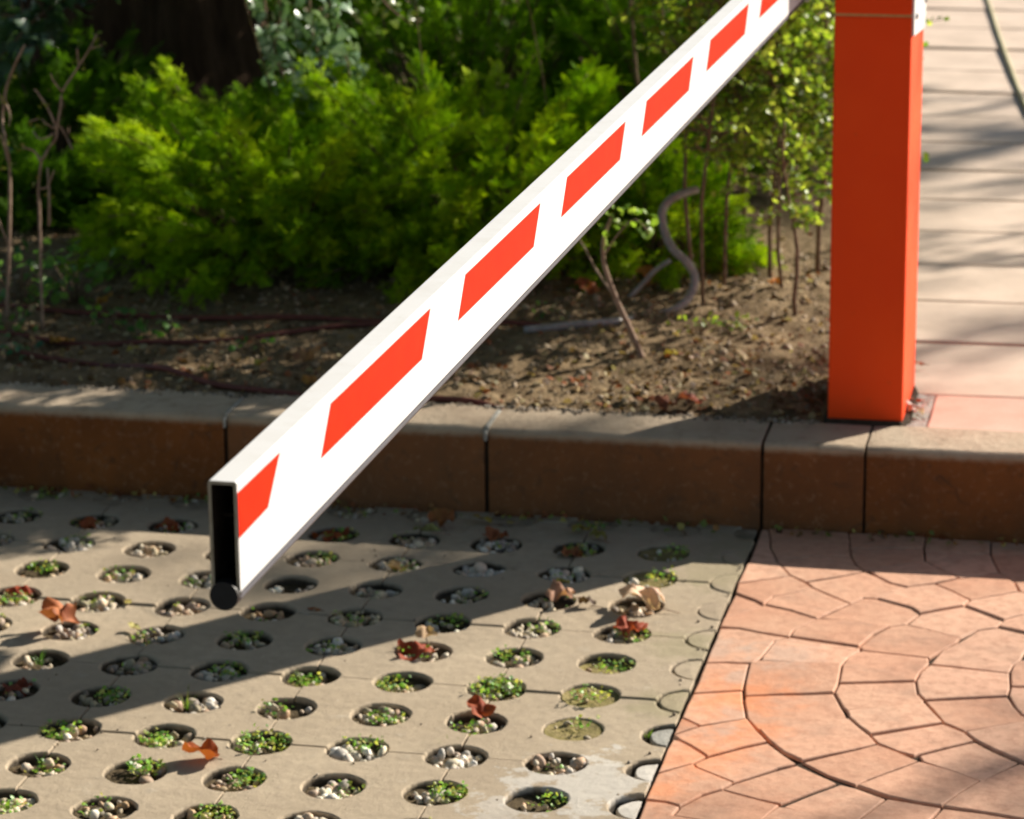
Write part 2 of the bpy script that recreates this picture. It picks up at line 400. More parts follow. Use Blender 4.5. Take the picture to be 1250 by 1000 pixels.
# ---- brick pavers, fan pattern
BR = '''927,640 941,640 941,667 947,681 948,686 914,689
914,689 948,686 963,703 957,705 902,713
902,713 957,705 963,703 983,712 992,718 972,724 943,729 932,737 922,733 897,724
941,640 1040,638 1039,669 1037,679 947,681 941,667
947,681 1037,679 1045,690 1056,698 983,711 963,703 948,686
984,712 1056,698 1070,704 1088,712 1109,717 1070,731 1055,730 1038,737 1015,728 992,718
1040,638 1132,637 1132,656 1128,669 1039,670
1039,670 1128,669 1129,685 1060,696 1056,697 1045,690 1037,679
1060,696 1129,685 1145,693 1162,701 1169,706 1135,713 1109,717 1088,712 1070,704
1132,637 1215,636 1209,660 1209,674 1130,675 1128,669 1132,656
1129,675 1209,674 1212,684 1220,699 1175,706 1169,706 1145,693 1129,685
1142,713 1169,706 1175,706 1220,699 1238,711 1245,722 1184,733
1215,636 1330,635 1330,678 1209,675 1209,660
1209,675 1330,678 1330,712 1238,711 1220,699 1212,684
1238,711 1330,712 1330,748 1262,727 1246,722
1109,717 1142,713 1184,733 1176,739 1123,749 1113,742 1070,731
1184,733 1246,722 1262,727 1262,748 1225,757 1188,743 1177,739
1038,737 1055,730 1070,731 1113,742 1123,749 1105,761 1087,765 1030,757 1000,755
897,725 922,733 932,738 900,749 885,753
885,754 900,749 932,738 965,745 996,755 969,769 963,777 928,772 902,767 880,765
996,756 1030,757 1087,765 1068,774 1049,789 963,777 969,769
880,766 902,767 928,772 963,778 948,782 929,801 920,809 880,808 859,808
963,778 1049,789 1052,793 1035,802 1028,811 929,807 929,801 948,782
1049,789 1068,775 1087,765 1106,762 1173,778 1167,784 1136,803 1053,793
1053,794 1134,803 1136,810 1124,820 1118,831 1024,834 1028,812 1035,802
1106,762 1123,749 1176,739 1188,743 1225,757 1217,764 1195,768 1173,778
1225,757 1262,748 1262,775 1250,772 1217,764
1136,810 1150,793 1167,784 1195,768 1217,764 1250,772 1262,776 1246,805 1238,810 1232,820
1136,811 1232,820 1233,838 1229,847 1129,853 1120,846 1118,831 1124,820
1232,820 1238,810 1246,805 1330,812 1330,839 1233,838
1233,838 1330,839 1330,872 1248,871 1240,861 1230,848
1129,854 1229,848 1240,861 1248,871 1262,879 1176,893 1163,887 1151,881
1176,893 1262,879 1300,900 1262,935 1244,928 1215,915 1188,903
1024,834 1118,831 1120,846 1129,854 1127,860 1034,867 1028,863 1018,845
1034,867 1128,859 1140,872 1151,882 1063,896 1050,887 1037,876
1063,897 1151,882 1163,888 1176,893 1188,904 1121,920 1116,922 1095,916 1072,906
1121,921 1188,904 1215,916 1244,929 1197,953 1166,941 1125,928
933,738 943,729 972,724 991,718 1014,728 1038,737 996,755 965,745
859,808 880,808 915,809 909,830 906,841 843,845
843,845 906,841 907,854 912,876 853,885 827,874
915,809 929,807 1028,811 1024,834 1018,845 908,848 907,841 909,830
908,848 1018,845 1028,863 1037,876 978,882 926,890 912,876 907,854
926,890 978,882 1036,876 1050,887 1063,897 1072,907 978,928 956,917 938,903
978,929 1072,907 1095,916 1122,928 1060,950 1045,957 1011,945
1045,958 1122,929 1166,941 1196,953 1170,970 1150,984 1121,980 1084,971
1150,985 1170,970 1197,953 1212,951 1262,961 1262,1003 1200,993
1197,953 1244,930 1310,955 1262,961 1212,951
827,875 853,886 818,896
817,898 853,887 912,877 926,893 938,906 906,913 862,924 842,911 828,905
816,902 828,905 842,911 862,924 845,933 798,944
845,933 862,924 906,913 938,906 956,920 974,932 950,937 897,955 850,937
797,945 845,933 850,937 897,955 882,963 857,970 831,984 813,979 783,975
882,963 897,955 950,938 974,932 1011,949 1022,955 953,980 927,975
783,976 813,979 831,984 821,994 854,999 880,1014 764,1012
821,994 831,984 857,970 882,963 927,975 950,981 930,1000 900,1010 854,999
951,983 1026,956 1045,960 1083,973 1048,999 981,991
949,985 981,991 1048,1000 1035,1020 900,1025 930,1000
1048,1000 1083,974 1121,981 1150,986 1134,1002 1115,1022 1035,1020
1150,986 1200,993 1262,1004 1262,1032 1115,1025 1134,1002'''
def shrink(poly, d):
    n = len(poly); out = []
    for i in range(n):
        a, b_, c = Vector(poly[i-1]), Vector(poly[i]), Vector(poly[(i+1) % n])
        e1 = (b_-a).normalized(); e2 = (c-b_).normalized()
        n1 = Vector((-e1.y, e1.x)); n2 = Vector((-e2.y, e2.x)); m = n1+n2
        if m.length < 1e-6: m = n1
        m.normalize(); k = min(1.8, 1/max(.3, m.dot(n1)))
        out.append(b_+m*d*k)
    return out
def area(p): return .5*sum(p[i-1][0]*p[i][1]-p[i][0]*p[i-1][1] for i in range(len(p)))
def densify(poly, L=.045):
    out = []
    for i in range(len(poly)):
        a, b_ = Vector(poly[i]), Vector(poly[(i+1) % len(poly)]); n = max(1, int((b_-a).length/L))
        for k in range(n): out.append(a.lerp(b_, k/n))
    return out
def prism(name, poly, z, gap, mat, parent, depth=.05, rnd=.0035, jit=.0):
    if area(poly) < 0: poly = poly[::-1]
    poly = densify([Vector(p) for p in poly])
    c = sum(poly, Vector((0, 0)))/len(poly)
    if jit: poly = [p+Vector((noise.noise(Vector((p.x*31, p.y*31, 1))), noise.noise(Vector((p.x*31, p.y*31, 9)))))*jit for p in poly]
    tilt = (random.gauss(0, .006), random.gauss(0, .006))
    levels = [(gap+rnd, 0), (gap+rnd*.3, -rnd*.35), (gap, -rnd*1.1), (gap, -depth)]
    vs, fs = [], []; n = len(poly)
    for d, dz in levels:
        for p in shrink(poly, d):
            q = p-c; vs.append((q.x, q.y, dz+(tilt[0]*q.x+tilt[1]*q.y if dz > -depth else 0)))
    for l in range(3):
        for k in range(n): k2 = (k+1) % n; fs.append(((l+1)*n+k, (l+1)*n+k2, l*n+k2, l*n+k))
    fs.append(tuple(range(n)))
    o = link(name, mesh_py(name, vs, fs), parent, mat); o.location = (c.x, c.y, z); return o
bricks = empty('fan_brick_paving', (0, 0, 0)); tag(bricks, kind='structure')
traced = []
for line in BR.split('\n'):
    px = [tuple(map(float, q.split(','))) for q in line.split()]
    poly = [gp(*q).to_2d() for q in px]
    for p in poly:
        if p.x < BX+.012: p.x = BX+.003
        if p.y > KY0: p.y = KY0+.001
    traced.append(poly)
    prism('brick', poly, random.uniform(-.0025, .002), random.uniform(.0008, .0018), M['brick'], bricks, rnd=.0026, jit=.004)
def inside(pt, poly):
    r = False; n = len(poly)
    for i in range(n):
        a, b_ = poly[i], poly[i-1]
        if (a[1] > pt[1]) != (b_[1] > pt[1]) and pt[0] < (b_[0]-a[0])*(pt[1]-a[1])/(b_[1]-a[1])+a[0]: r = not r
    return r
# the fans go on outside the traced part: rings about the same centre
fc = gp(1440, 835).to_2d(); rs = [.147*k for k in range(1, 16)]
for k, r0 in enumerate(rs):
    r1 = r0+.147; nb = max(6, int(2*math.pi*(r0+.07)/.115))
    for q in range(nb):
        a0 = 2*math.pi*(q+.5*(k % 2))/nb; a1 = a0+2*math.pi/nb; am = (a0+a1)/2
        poly = [fc+Vector((math.cos(a), math.sin(a)))*r for a, r in ((a0, r0), (am, r0), (a1, r0), (a1, r1), (am, r1), (a0, r1))]
        if any(p.x < BX+.02 or p.y > KY0 or p.x > 1.6 or p.y < 3.2 for p in poly): continue
        pr_ = shrink(poly if area(poly) > 0 else poly[::-1], .012)
        mid = sum(pr_, Vector((0, 0)))/6
        if any(inside(p, t) for p in pr_+[mid] for t in traced): continue
        if any(inside(p, pr_) for t in traced for p in t): continue
        prism('brick', poly, random.uniform(-.002, .0015), .0016, M['brick'], bricks, jit=.003)
bm = bmesh.new(); box(bm, BX+.001, 1.8, 3.0, KY0, -.12, -.0062); bm_obj('joint_bed', bm, M['bed'], bricks)

# ---- kerb
kerb = empty('kerb', (0, 0, 0)); tag(kerb, kind='structure')
xs = [-4.50, -3.96, -3.43, -2.895, -2.355, -1.817, -1.29, -.75, -.555, -.02, .51, 1.04, 1.57, 2.1]
bm = bmesh.new(); box(bm, xs[0], xs[-1], KY0+.014, KY1-.01, -.1, KH-.03); bm_obj('joint_core', bm, M['bed'], kerb)
for a, b2 in zip(xs[:-1], xs[1:]):
    gp_ = .0045 if abs(b2+.02) > .1 and abs(a+.555) > .01 and abs(b2+.555) > .01 else .0028
    L = b2-a-gp_*2; n = max(3, int(L/.045)); prof = []
    fr = .012
    prof.append((KY0, -.1)); prof.append((KY0+.001, .05)); prof.append((KY0+.003, KH-fr-.002))
    for k in range(1, 4): an = math.pi/2*k/4; prof.append((KY0+.003+fr*(1-math.cos(an)), KH-.002-fr+fr*math.sin(an)))
    prof += [(KY0+.003+fr, KH-.001), (KY0+.07, KH), (KY1-.004, KH+.001), (KY1, KH-.003), (KY1, -.1)]
    vs, fs = [], []; m = len(prof); dy = random.gauss(0, .0018); dz = random.gauss(0, .0015)
    for i in range(n+1):
        ex = 0 if 0 < i < n else -.0022
        for y, z in prof:
            w = noise.noise(Vector((a*7+i*.6, y*40, z*30)))*.0016
            inx = .0 if 0 < i < n else 0
            yy = y + dy + w - (ex if y < KY0+.06 and z > 0 else 0); zz = z + (dz+w+ex if z > .1 else 0)
            vs.append((a+gp_+L*i/n, yy, zz))
    for i in range(n):
        for k in range(m-1): fs.append((i*m+k, (i+1)*m+k, (i+1)*m+k+1, i*m+k+1))
    fs.append(tuple(range(m))); fs.append(tuple(n*m+k for k in range(m))[::-1])
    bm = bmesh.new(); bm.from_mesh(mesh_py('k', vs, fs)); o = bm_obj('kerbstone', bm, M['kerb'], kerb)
# pale mortar smears over two joints
for jx, w in ((-1.29, .008), (-1.817, .006)):
    bm = bmesh.new(); box(bm, jx-w*.5, jx+w*.5, KY0+.010, KY1-.02, KH-.012, KH+.0015, .001)
    box(bm, jx-w*.45, jx+w*.3, KY0-.002, KY0+.012, KH-.025, KH-.006, .001); bm_obj('mortar', bm, M['cement'], kerb)

# ---- walkway slabs behind the post
walk = empty('walkway', (0, 0, 0)); tag(walk, kind='structure')
ys = [5.95, 6.2, 6.605, 6.965, 7.32, 7.665, 8.03, 8.40, 8.77, 9.15, 9.52, 9.9, 10.3, 10.7, 11.1, 11.5, 11.9, 12.3, 12.7, 13.1, 13.5]
for r, (y0, y1) in enumerate(zip(ys[:-1], ys[1:])):
    x = -.459 if r == 0 else -.615-.078*(y0-6.2)
    k = 0
    while x < 2.2:
        w = (.62 if r == 0 else (.75 if (k or r % 2) else .95))
        poly = [(x, y0), (x+w, y0+.004), (x+w, y1+.004), (x, y1)]
        prism('slab', poly, KH-.002+random.uniform(-.002, .002), .003, M['slab_red'] if r == 0 and k == 0 else M['slab'], walk, .06, .005, jit=.004)
        x += w; k += 1
bm = bmesh.new(); box(bm, -.61, 2.3, KY1+.001, 6.4, .0, KH-.012); box(bm, -.63, 2.3, 6.4, 13.6, .0, KH-.012); bm_obj('slab_bed', bm, M['cement'], walk)

# ---- soil bed
def soil_h(x, y):
    edge = min(1, max(0, (y-KY1)/.12))
    b0 = .162+.012*edge + .014*noise.noise(Vector((x*3, y*3, 0))) + .018*max(0, min(1, (y-6.3)/1.2))
    b0 += .010*noise.noise(Vector((x*11, y*11, 3)))*edge + .010*abs(noise.noise(Vector((x*30, y*30, 5)))) + .005*noise.noise(Vector((x*75, y*75, 8)))
    we = -.612-.078*(y-6.2)
    if y > 6.2: b0 -= .06*max(0, min(1, (x-we+.03)/.05))
    return b0
sx = np.concatenate([np.arange(-5.2, -2.6, .05), np.arange(-2.6, -.60, .0105), [-.60]])
sy = np.concatenate([np.arange(KY1-.003, 7.0, .0105), np.arange(7.0, 12.5, .06)])
vs = [(x, y, soil_h(x, y)) for y in sy for x in sx]; nxs = len(sx)
fs = [(j*nxs+i, j*nxs+i+1, (j+1)*nxs+i+1, (j+1)*nxs+i) for j in range(len(sy)-1) for i in range(nxs-1)]
so = link('soil', mesh_py('soil', vs, fs, True), None, M['soil']); tag(so, kind='structure')
bm = bmesh.new(); box(bm, -30, -5.15, 5.95, 40, -.1, .14); box(bm, -5.25, 30, 12.4, 40, -.1, .12); tag(bm_obj('far_soil', bm, M['soil']), kind='structure')
# ---- grey gravelly gap beside the post foot
vs = []; fs = []
for j in range(12):
    for i in range(14):
        x = -.50+.045*i/13; y = 5.952+.245*j/11; vs.append((x, y, KH-.006+.006*noise.noise(Vector((x*60, y*60, 2)))))
for j in range(11):
    for i in range(13): fs.append((j*14+i, j*14+i+1, (j+1)*14+i+1, (j+1)*14+i))
link('gap_filling', mesh_py('gap', vs, fs, True), walk, M['cement'])

# ------------------------------------------------------------------ post
PX0, PX1, PY0, PY1 = -.645, -.500, 5.96, 6.235
post = empty('barrier_post', ((PX0+PX1)/2, (PY0+PY1)/2, KH))
tag(post, 'square orange red steel barrier post standing behind the kerb at the edge of the walkway', 'post')
def padd(name, mat, boxes, bev=.0):
    bm = bmesh.new()
    for q in boxes: box(bm, *q, bev)
    o = bm_obj(name, bm, mat, post); o.matrix_parent_inverse = Matrix.Translation(-post.location); return o
padd('column', M['orange'], [(PX0, PX1, PY0, PY1, KH-.01, .964)], .004)
padd('seam_strip', M['seam'], [(PX0+.0015, PX1-.0015, PY0+.0015, PY1-.0015, .9635, .9685)])
padd('head', M['orange'], [(PX0, PX1, PY0, PY1, .968, 1.42)], .004)
padd('cap', M['orange'], [(PX0-.006, PX1+.006, PY0-.006, PY1+.006, 1.42, 1.445)], .004)
bm = bmesh.new()
pl = [(PY0+.006, .928), (PY1-.004, .902), (PY1-.004, 1.40), (PY0+.006, 1.40)]
v1 = [bm.verts.new((PX1-.001, y, z)) for y, z in pl]; v2 = [bm.verts.new((PX1+.004, y, z)) for y, z in pl]
bm.faces.new(v1); bm.faces.new(v2)
for k in range(4): bm.faces.new((v1[k], v1[(k+1) % 4], v2[(k+1) % 4], v2[k]))
o = bm_obj('side_plate', bm, M['white'], post); o.matrix_parent_inverse = Matrix.Translation(-post.location)
for y, z in ((6.0, .96), (6.2, .96), (6.0, 1.36), (6.2, 1.36)):
    bm = bmesh.new(); mt = Matrix.Translation((PX1+.006, y, z)) @ Matrix.Rotation(math.pi/2, 4, 'Y')
    bmesh.ops.create_cone(bm, cap_ends=True, segments=10, radius1=.006, radius2=.005, depth=.005, matrix=mt)
    o = bm_obj('bolt', bm, M['steel'], post); o.matrix_parent_inverse = Matrix.Translation(-post.location)
bm = bmesh.new(); mt = Matrix.Translation((PX0-.018, 6.1, 1.06)) @ Matrix.Rotation(math.pi/2, 4, 'Y')
bmesh.ops.create_cone(bm, cap_ends=True, segments=24, radius1=.04, radius2=.04, depth=.035, matrix=mt)
o = bm_obj('pivot_hub', bm, M['steel'], post); o.matrix_parent_inverse = Matrix.Translation(-post.location)
# irregular foot of grout
bm = bmesh.new(); ring = []
for k in range(28):
    a = 2*math.pi*k/28; ca, sa = math.cos(a), math.sin(a)
    s = max(abs(ca)/.078, abs(sa)/.143); rr = 1/s+.012+.010*noise.noise(Vector((ca*2, sa*2, 4)))
    ring.append(((PX0+PX1)/2+ca*rr, (PY0+PY1)/2+sa*rr))
v0 = [bm.verts.new((x, y, KH-.01)) for x, y in ring]; v1 = [bm.verts.new(((PX0+PX1)/2+(x-(PX0+PX1)/2)*.93, (PY0+PY1)/2+(y-(PY0+PY1)/2)*.93, KH+.006)) for x, y in ring]
bm.faces.new(v1)
for k in range(28): bm.faces.new((v0[k], v0[(k+1) % 28], v1[(k+1) % 28], v1[k]))
o = bm_obj('grout_foot', bm, M['bed'], post); o.matrix_parent_inverse = Matrix.Translation(-post.location)

# ------------------------------------------------------------------ barrier arm (local: Y along, X right face at 0)
arm = empty('boom_barrier', (-.7805, 2.518, 1.0)); arm.rotation_euler = (0, 0, -math.atan(.024))
tag(arm, 'white boom barrier arm with red slanted stripes and open hollow end', 'boom')
AW, AH, AL = .0262, .1015, 3.80
def aobj(name, bm, mat, smooth=False): return bm_obj(name, bm, mat, arm, smooth)
bm = bmesh.new()
def ring_pts(w0, w1, z0, z1, r, n=3):
    pts = []
    for cx, cz, a0 in ((w1-r, z0+r, -90), (w1-r, z1-r, 0), (w0+r, z1-r, 90), (w0+r, z0+r, 180)):
        for k in range(n+1): a = R_(a0+90*k/n); pts.append((cx+r*math.cos(a), cz+r*math.sin(a)))
    return pts
outp = ring_pts(-AW, 0, 0, AH, .0022); inp = ring_pts(-AW+.0030, -.0030, .0030, AH-.0030, .001)
n = len(outp); rows = []
for y in (0, .0006, AL): rows.append([bm.verts.new((x, y, z)) for x, z in outp])
for a, b2 in zip(rows[:-1], rows[1:]):
    for k in range(n): bm.faces.new((a[k], a[(k+1) % n], b2[(k+1) % n], b2[k]))
bm.faces.new(rows[-1])
aobj('tube', bm, M['white'])
bm = bmesh.new(); r0 = [bm.verts.new((x, -.0005, z)) for x, z in outp]; r1 = [bm.verts.new((x, -.0005, z)) for x, z in inp]
for k in range(n): bm.faces.new((r0[k], r0[(k+1) % n], r1[(k+1) % n], r1[k]))
aobj('cut_edge', bm, M['rust'])
bm = bmesh.new(); r1 = [bm.verts.new((x, -.0004, z)) for x, z in inp]; r2 = [bm.verts.new((x, .5, z)) for x, z in inp]
for k in range(n): bm.faces.new((r1[k], r1[(k+1) % n], r2[(k+1) % n], r2[k]))
bm.faces.new(r2); box(bm, -AW+.0025, -.0025, .03, .4, .060, .0625)
aobj('tube_inside', bm, M['inside'])
# rubber profile under the arm: round bead
bm = bmesh.new(); pts = []
for k in range(13): a = R_(200+140*k/12); pts.append((-AW/2+.0142*math.cos(a), .0005+.0135*math.sin(a)))
pts = [(-AW+.001, -.0006)]+pts+[(-.001, -.0006)]
rows = [[bm.verts.new((x, y, z)) for x, z in pts] for y in (.0, AL-.25)]
for k in range(len(pts)): bm.faces.new((rows[0][k], rows[0][(k+1) % len(pts)], rows[1][(k+1) % len(pts)], rows[1][k]))
bm.faces.new(rows[0]); bm.faces.new(rows[1])
aobj('rubber_strip', bm, M['alu'], False)
bm = bmesh.new(); mt = Matrix.Translation((-AW/2, -.0012, -.001)) @ Matrix.Rotation(math.pi/2, 4, 'X')
bmesh.ops.create_cone(bm, cap_ends=True, segments=24, radius1=.0130, radius2=.0130, depth=.012, matrix=mt)
aobj('rubber_plug', bm, M['rubber'])
for k in range(8):
    t0, t1 = .286+.5245*(k-1), .656+.5245*(k-1); q0, q1 = t0-.036, t1-.038
    pts = [(max(.0008, t0), .0915), (max(.0008, t1), .0915), (max(.0008, q1), .0465), (max(.0008, q0), .0485)]
    if k == 0: pts = [(.0008, .0915), (.122, .0915), (.083, .0525), (.0008, .0505)]
    vs = [(.0006, y, z) for y, z in pts]+[(-.0002, y, z) for y, z in pts]
    o = link('red_stripe', mesh_py('stripe', vs, [(0, 3, 2, 1), (0, 1, 5, 4), (1, 2, 6, 5), (2, 3, 7, 6), (3, 0, 4, 7)]), arm, M['red'])
bm = bmesh.new(); box(bm, .0, .010, AL-.40, AL-.02, -.005, AH+.005, .002); box(bm, -AW-.008, -AW, AL-.40, AL-.02, -.005, AH+.005, .002)
aobj('clamp', bm, M['steel'])

exec_later = []
# ------------------------------------------------------------------ gravel in the holes
def hole_center(c, r): return LX+c*PA - 0.0, LY-r*PB
LEAFY = {(3, 2): 1.0, (1, 4): 1.0, (2, 2): .5, (1, 2): .45, (0, 3): .0, (0, 4): .7, (-1, 4): .5, (-2, 4): 0.2, (0, 5): .6, (2, 4): .3, (3, 3): .3,
         (1, 5): .55, (1, 6): .5, (3, 5): .7, (-3, 2): .7, (-4, 0): .4, (3, -3): .3, (-1, 3): .5, (0, 2): .4, (1, 3): .1, (4, 1): .35, (2, 3): .4, (-4, 4): .25, (-4, 3): .5, (4, 5): .25, (3, 0): .2}
FULL = {(4, -3): .008, (4, -2): .006, (4, 1): .012, (4, 2): .004, (4, 3): .004, (4, 5): .012}
LOW = {}
ivv, ivf = ico(2); ivv = ivv*(1+.0)
pm_, pc_ = [], []; small = []
pal = [(.60, .52, .38), (.46, .38, .27), (.66, .60, .50), (.30, .23, .16), (.50, .31, .19), (.20, .17, .14), (.54, .44, .26), (.36, .30, .25), (.76, .72, .64), (.44, .26, .13), (.26, .22, .12)]
cl_P, cl_S, cl_D, cl_C = [], [], [], []
fillv, fillf = [], []; dv, df = [], []
for c in range(-16, 5):
    for r in range(-4, 12):
        cx, cy = hole_center(c, r)
        if cy > KY0-.02 or cx > BX-.02: continue
        h = FULL.get((c, r)); top = -(h if h is not None else rng.uniform(.009, .017))
        V, F_ = (dv, df) if (c, r) in FULL and (c, r) != (4, 5) else (fillv, fillf)
        base = len(V); nr, ns = 5, 16
        V.append((cx, cy, top-.004+rng.uniform(-.002, .002)))
        for i in range(1, nr+1):
            for k in range(ns):
                a = 2*math.pi*k/ns; rr = (HR+.002)*i/nr
                V.append((cx+rr*math.cos(a), cy+rr*math.sin(a), top-.004+rng.normal(0, .0012)+(.004*(i/nr)**3)))
        for k in range(ns): F_.append((base, base+1+k, base+1+(k+1) % ns))
        for i in range(nr-1):
            for k in range(ns):
                a0 = base+1+i*ns+k; a1 = base+1+i*ns+(k+1) % ns; F_.append((a0, a0+ns, a1+ns)); F_.append((a0, a1+ns, a1))
        dirty = (c, r) in FULL
        lf = LEAFY.get((c, r), 0.0 if rng.random() < .35 else rng.uniform(.08, .4))
        cov = rng.choice((.35, .7, 1.0, 1.0)); hb = rng.integers(len(pal)); npb = 6 if dirty else int(cov*(46 if lf < .3 else 34)*(1-.3*lf))
        for k in range(npb):
            rr = (HR-.007)*math.sqrt(rng.random()); a = rng.uniform(0, 2*math.pi)
            s = rng.uniform(.004, .0085) if rng.random() > .22 else rng.uniform(.0085, .0125)
            if dirty: s *= .6
            Rm = rotmats(rng.normal(0, 1, (1, 3)))[0]; S = np.array([s*rng.uniform(.8, 1.3), s*rng.uniform(.8, 1.2), s*rng.uniform(.5, .8)])
            z = top + (0 if dirty else rng.uniform(-.005, .007)*(1-rr/HR*.3))
            rr = min(rr, HR-s*1.0)
            m = np.eye(4); m[:3, :3] = Rm*S[None, :]; m[:3, 3] = (cx+rr*math.cos(a), cy+rr*math.sin(a), z); pm_.append(m); pc_.append(tuple(np.array(pal[rng.integers(len(pal))])*.65+np.array(pal[hb])*.35))
        ncl = int(lf*150) + (5 if rng.random() < .5 else 0)
        ca = rng.uniform(0, 2*math.pi); off = 0 if lf > .8 else .02
        if ncl:
            rad = (HR-.004)*np.sqrt(rng.random(ncl))*(1 if lf > .8 else .75); aa = rng.uniform(0, 2*math.pi, ncl)
            P = np.stack([cx+off*math.cos(ca)+rad*np.cos(aa), cy+off*math.sin(ca)+rad*np.sin(aa), top+.006+rng.uniform(0, .020 if lf > .8 else .013, ncl)], 1)
            dd = np.hypot(P[:, 0]-cx, P[:, 1]-cy); kk = np.minimum(1, (HR-.005)/np.maximum(dd, 1e-6)); P[:, 0] = cx+(P[:, 0]-cx)*kk; P[:, 1] = cy+(P[:, 1]-cy)*kk
            cl_P.append(P)
pc_ = np.clip(np.array(pc_)*1.2*rng.normal(1, .15, (len(pc_), 1)), 0, 1)
pebv = ivv*(1+.12*np.sin(ivv[:, [1]]*5+1)*np.cos(ivv[:, [0]]*4))
sub = ico(1) if False else None
gv, gf = ico(2)
o = scatter('gravel', pebv, ivf, pm_, pc_, M['stone'], smooth=True); tag(o, 'mixed pale gravel lying in the round holes of the pavers', 'gravel', kind='stuff')
o = link('hole_soil', mesh_py('hole_soil', fillv, fillf, True), turf, M['holefill']); o['kind'] = 'stuff'
if dv: o = link('dirt_filling', mesh_py('dirt_filling', dv, df, True), turf, M['dirtfill']); o['kind'] = 'stuff'
# tiny round leaves growing in the holes
lv = np.array([(0, 0, 0), (.35, .3, .05), (.5, .75, .02), (0, 1.05, -.12), (-.5, .75, .02), (-.35, .3, .05), (0, .6, .12)])*1.0
lf_ = np.array([(0, 1, 6), (1, 2, 6), (2, 3, 6), (3, 4, 6), (4, 5, 6), (5, 0, 6)])
P = np.concatenate(cl_P); n = len(P); D = rng.normal(0, 1, (n, 3)); D[:, 2] = np.abs(D[:, 2])*.5
S = rng.uniform(.004, .0085, n)
o = scatter('clover', lv, lf_, place(rotmats(D, rng.normal(0, .6, n)), S, P), pick([(.20, .40, .05), (.30, .50, .07), (.14, .30, .05), (.44, .48, .10), (.25, .46, .15), (.50, .48, .14)], n, .2), M['leaf'], smooth=True)
tag(o, 'small green weeds and moss growing in the paver holes', 'weeds', kind='stuff')
# cement plugs in the half holes along the brick edge
for r in range(-3, 10):
    flush = r < 3; px_, py_ = LX+5*PA, LY-r*PB; r_ = HR+.0035 if r < 0 else (HR-.0008 if flush else HR-.0105)
    vs = []; fs = []; nn = 20
    for q in range(nn):
        a = 2*math.pi*q/nn; rr = r_*(1+(.02 if flush else .10)*noise.noise(Vector((math.cos(a)*1.5+r, math.sin(a)*1.5, 2))))
        lim = BX-.003-px_; zt = .0006 if r < 0 else -.0007 if flush else -.0040
        vs.append((min(rr*.93*math.cos(a), lim), rr*.93*math.sin(a), zt)); vs.append((min(rr*math.cos(a), lim), rr*math.sin(a), zt-.004)); vs.append((min(rr*math.cos(a), lim), rr*math.sin(a), -.04))
    vs.append((-.02, 0, zt+.001))
    for q in range(nn): q2 = (q+1) % nn; fs += [(3*q, 3*q2, 3*nn), (3*q, 3*q+1, 3*q2+1, 3*q2), (3*q+1, 3*q+2, 3*q2+2, 3*q2+1)]
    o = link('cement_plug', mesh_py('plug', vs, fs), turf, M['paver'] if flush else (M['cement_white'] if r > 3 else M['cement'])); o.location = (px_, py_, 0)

# ------------------------------------------------------------------ fallen leaves, one object each
def leaf_mesh(size, lobes, curl, fold, crumple, seed, stem=True):
    vs, fs = [], []; nr, ns = 6, 36
    def P(t, a):
        lob = 1
        if lobes: lob = .62+.38*abs(math.cos(lobes*(a-math.pi/2)/2))**.8
        base = size*(.55+.18*math.cos(a-math.pi/2))*lob*(1 if lobes else (.62+.38*abs(math.sin(a)))) 
        x, y = base*t*math.cos(a), base*t*math.sin(a)
        if not lobes: x *= .75
        z = .24*curl*(x*x*.9+ .2*y*y)/size + .4*fold*abs(x)
        z += crumple*size*noise.noise(Vector((x/size*3+seed, y/size*3, seed*1.7)))+.15*crumple*size*noise.noise(Vector((x/size*9+seed, y/size*9, seed)))
        x += crumple*size*.5*noise.noise(Vector((x/size*2.4, y/size*2.4+seed, 5.1)))
        return (x, y, z)
    vs.append(P(0, 0))
    for i in range(1, nr+1):
        for k in range(ns): vs.append(P(i/nr, 2*math.pi*k/ns))
    for k in range(ns): fs.append((0, 1+k, 1+(k+1) % ns))
    for i in range(nr-1):
        for k in range(ns): a = 1+i*ns+k; b2 = 1+i*ns+(k+1) % ns; fs.append((a, a+ns, b2+ns, b2))
    zmin = min(v[2] for v in vs); vs = [(v[0], v[1], v[2]-zmin) for v in vs]
    return vs, fs
LG = 'fallen leaves on the pavers'
def fallen_leaf(px, py, size, col, label, lobes=5, curl=.8, fold=.1, crumple=.25, rot=0, z=0.003, tilt=(0, 0), seed=1, group=LG, zl=None, loc=None):
    size *= .92; vs, fs = leaf_mesh(size, lobes, curl, fold, crumple, seed)
    me = mesh_py('fallen_leaf', vs, fs, True)
    a = me.attributes.new('col', 'FLOAT_COLOR', 'POINT')
    cc = []
    for v in vs:
        k = .5+.9*noise.noise(Vector((v[0]*60+seed, v[1]*60, seed))); k2 = 1-.45*max(0, math.exp(-(v[0]/(size*.03))**2)*0)
        cc += [min(1, col[0]*(.75+.4*k)), min(1, col[1]*(.6+.6*k)), min(1, col[2]*(.7+.5*k)), 1]
    a.data.foreach_set('color', cc)
    o = link('fallen_leaf', me, None, M['dry'])
    pz = gp(px, py, zl if zl is not None else 0) if loc is None else Vector(loc)
    o.location = (pz.x, pz.y, pz.z+z); o.rotation_euler = (tilt[0], tilt[1], rot)
    st = link('stalk', tube_mesh([([(0, 0, size*.02), (size*.03, -size*.4, size*.06), (size*.12, -size*.75, size*.02)], [.0012, .0010, .0008])], 5, 'stalk'), o, M['palestem'])
    tag(o, label, 'leaf', group); return o
fallen_leaf(252, 928, .062, (.50, .13, .03), 'curled orange pointed leaf lying alone between gravel holes at lower left', 3, 3.2, .5, .25, 1.9, .004, (0.3, .15), 3)
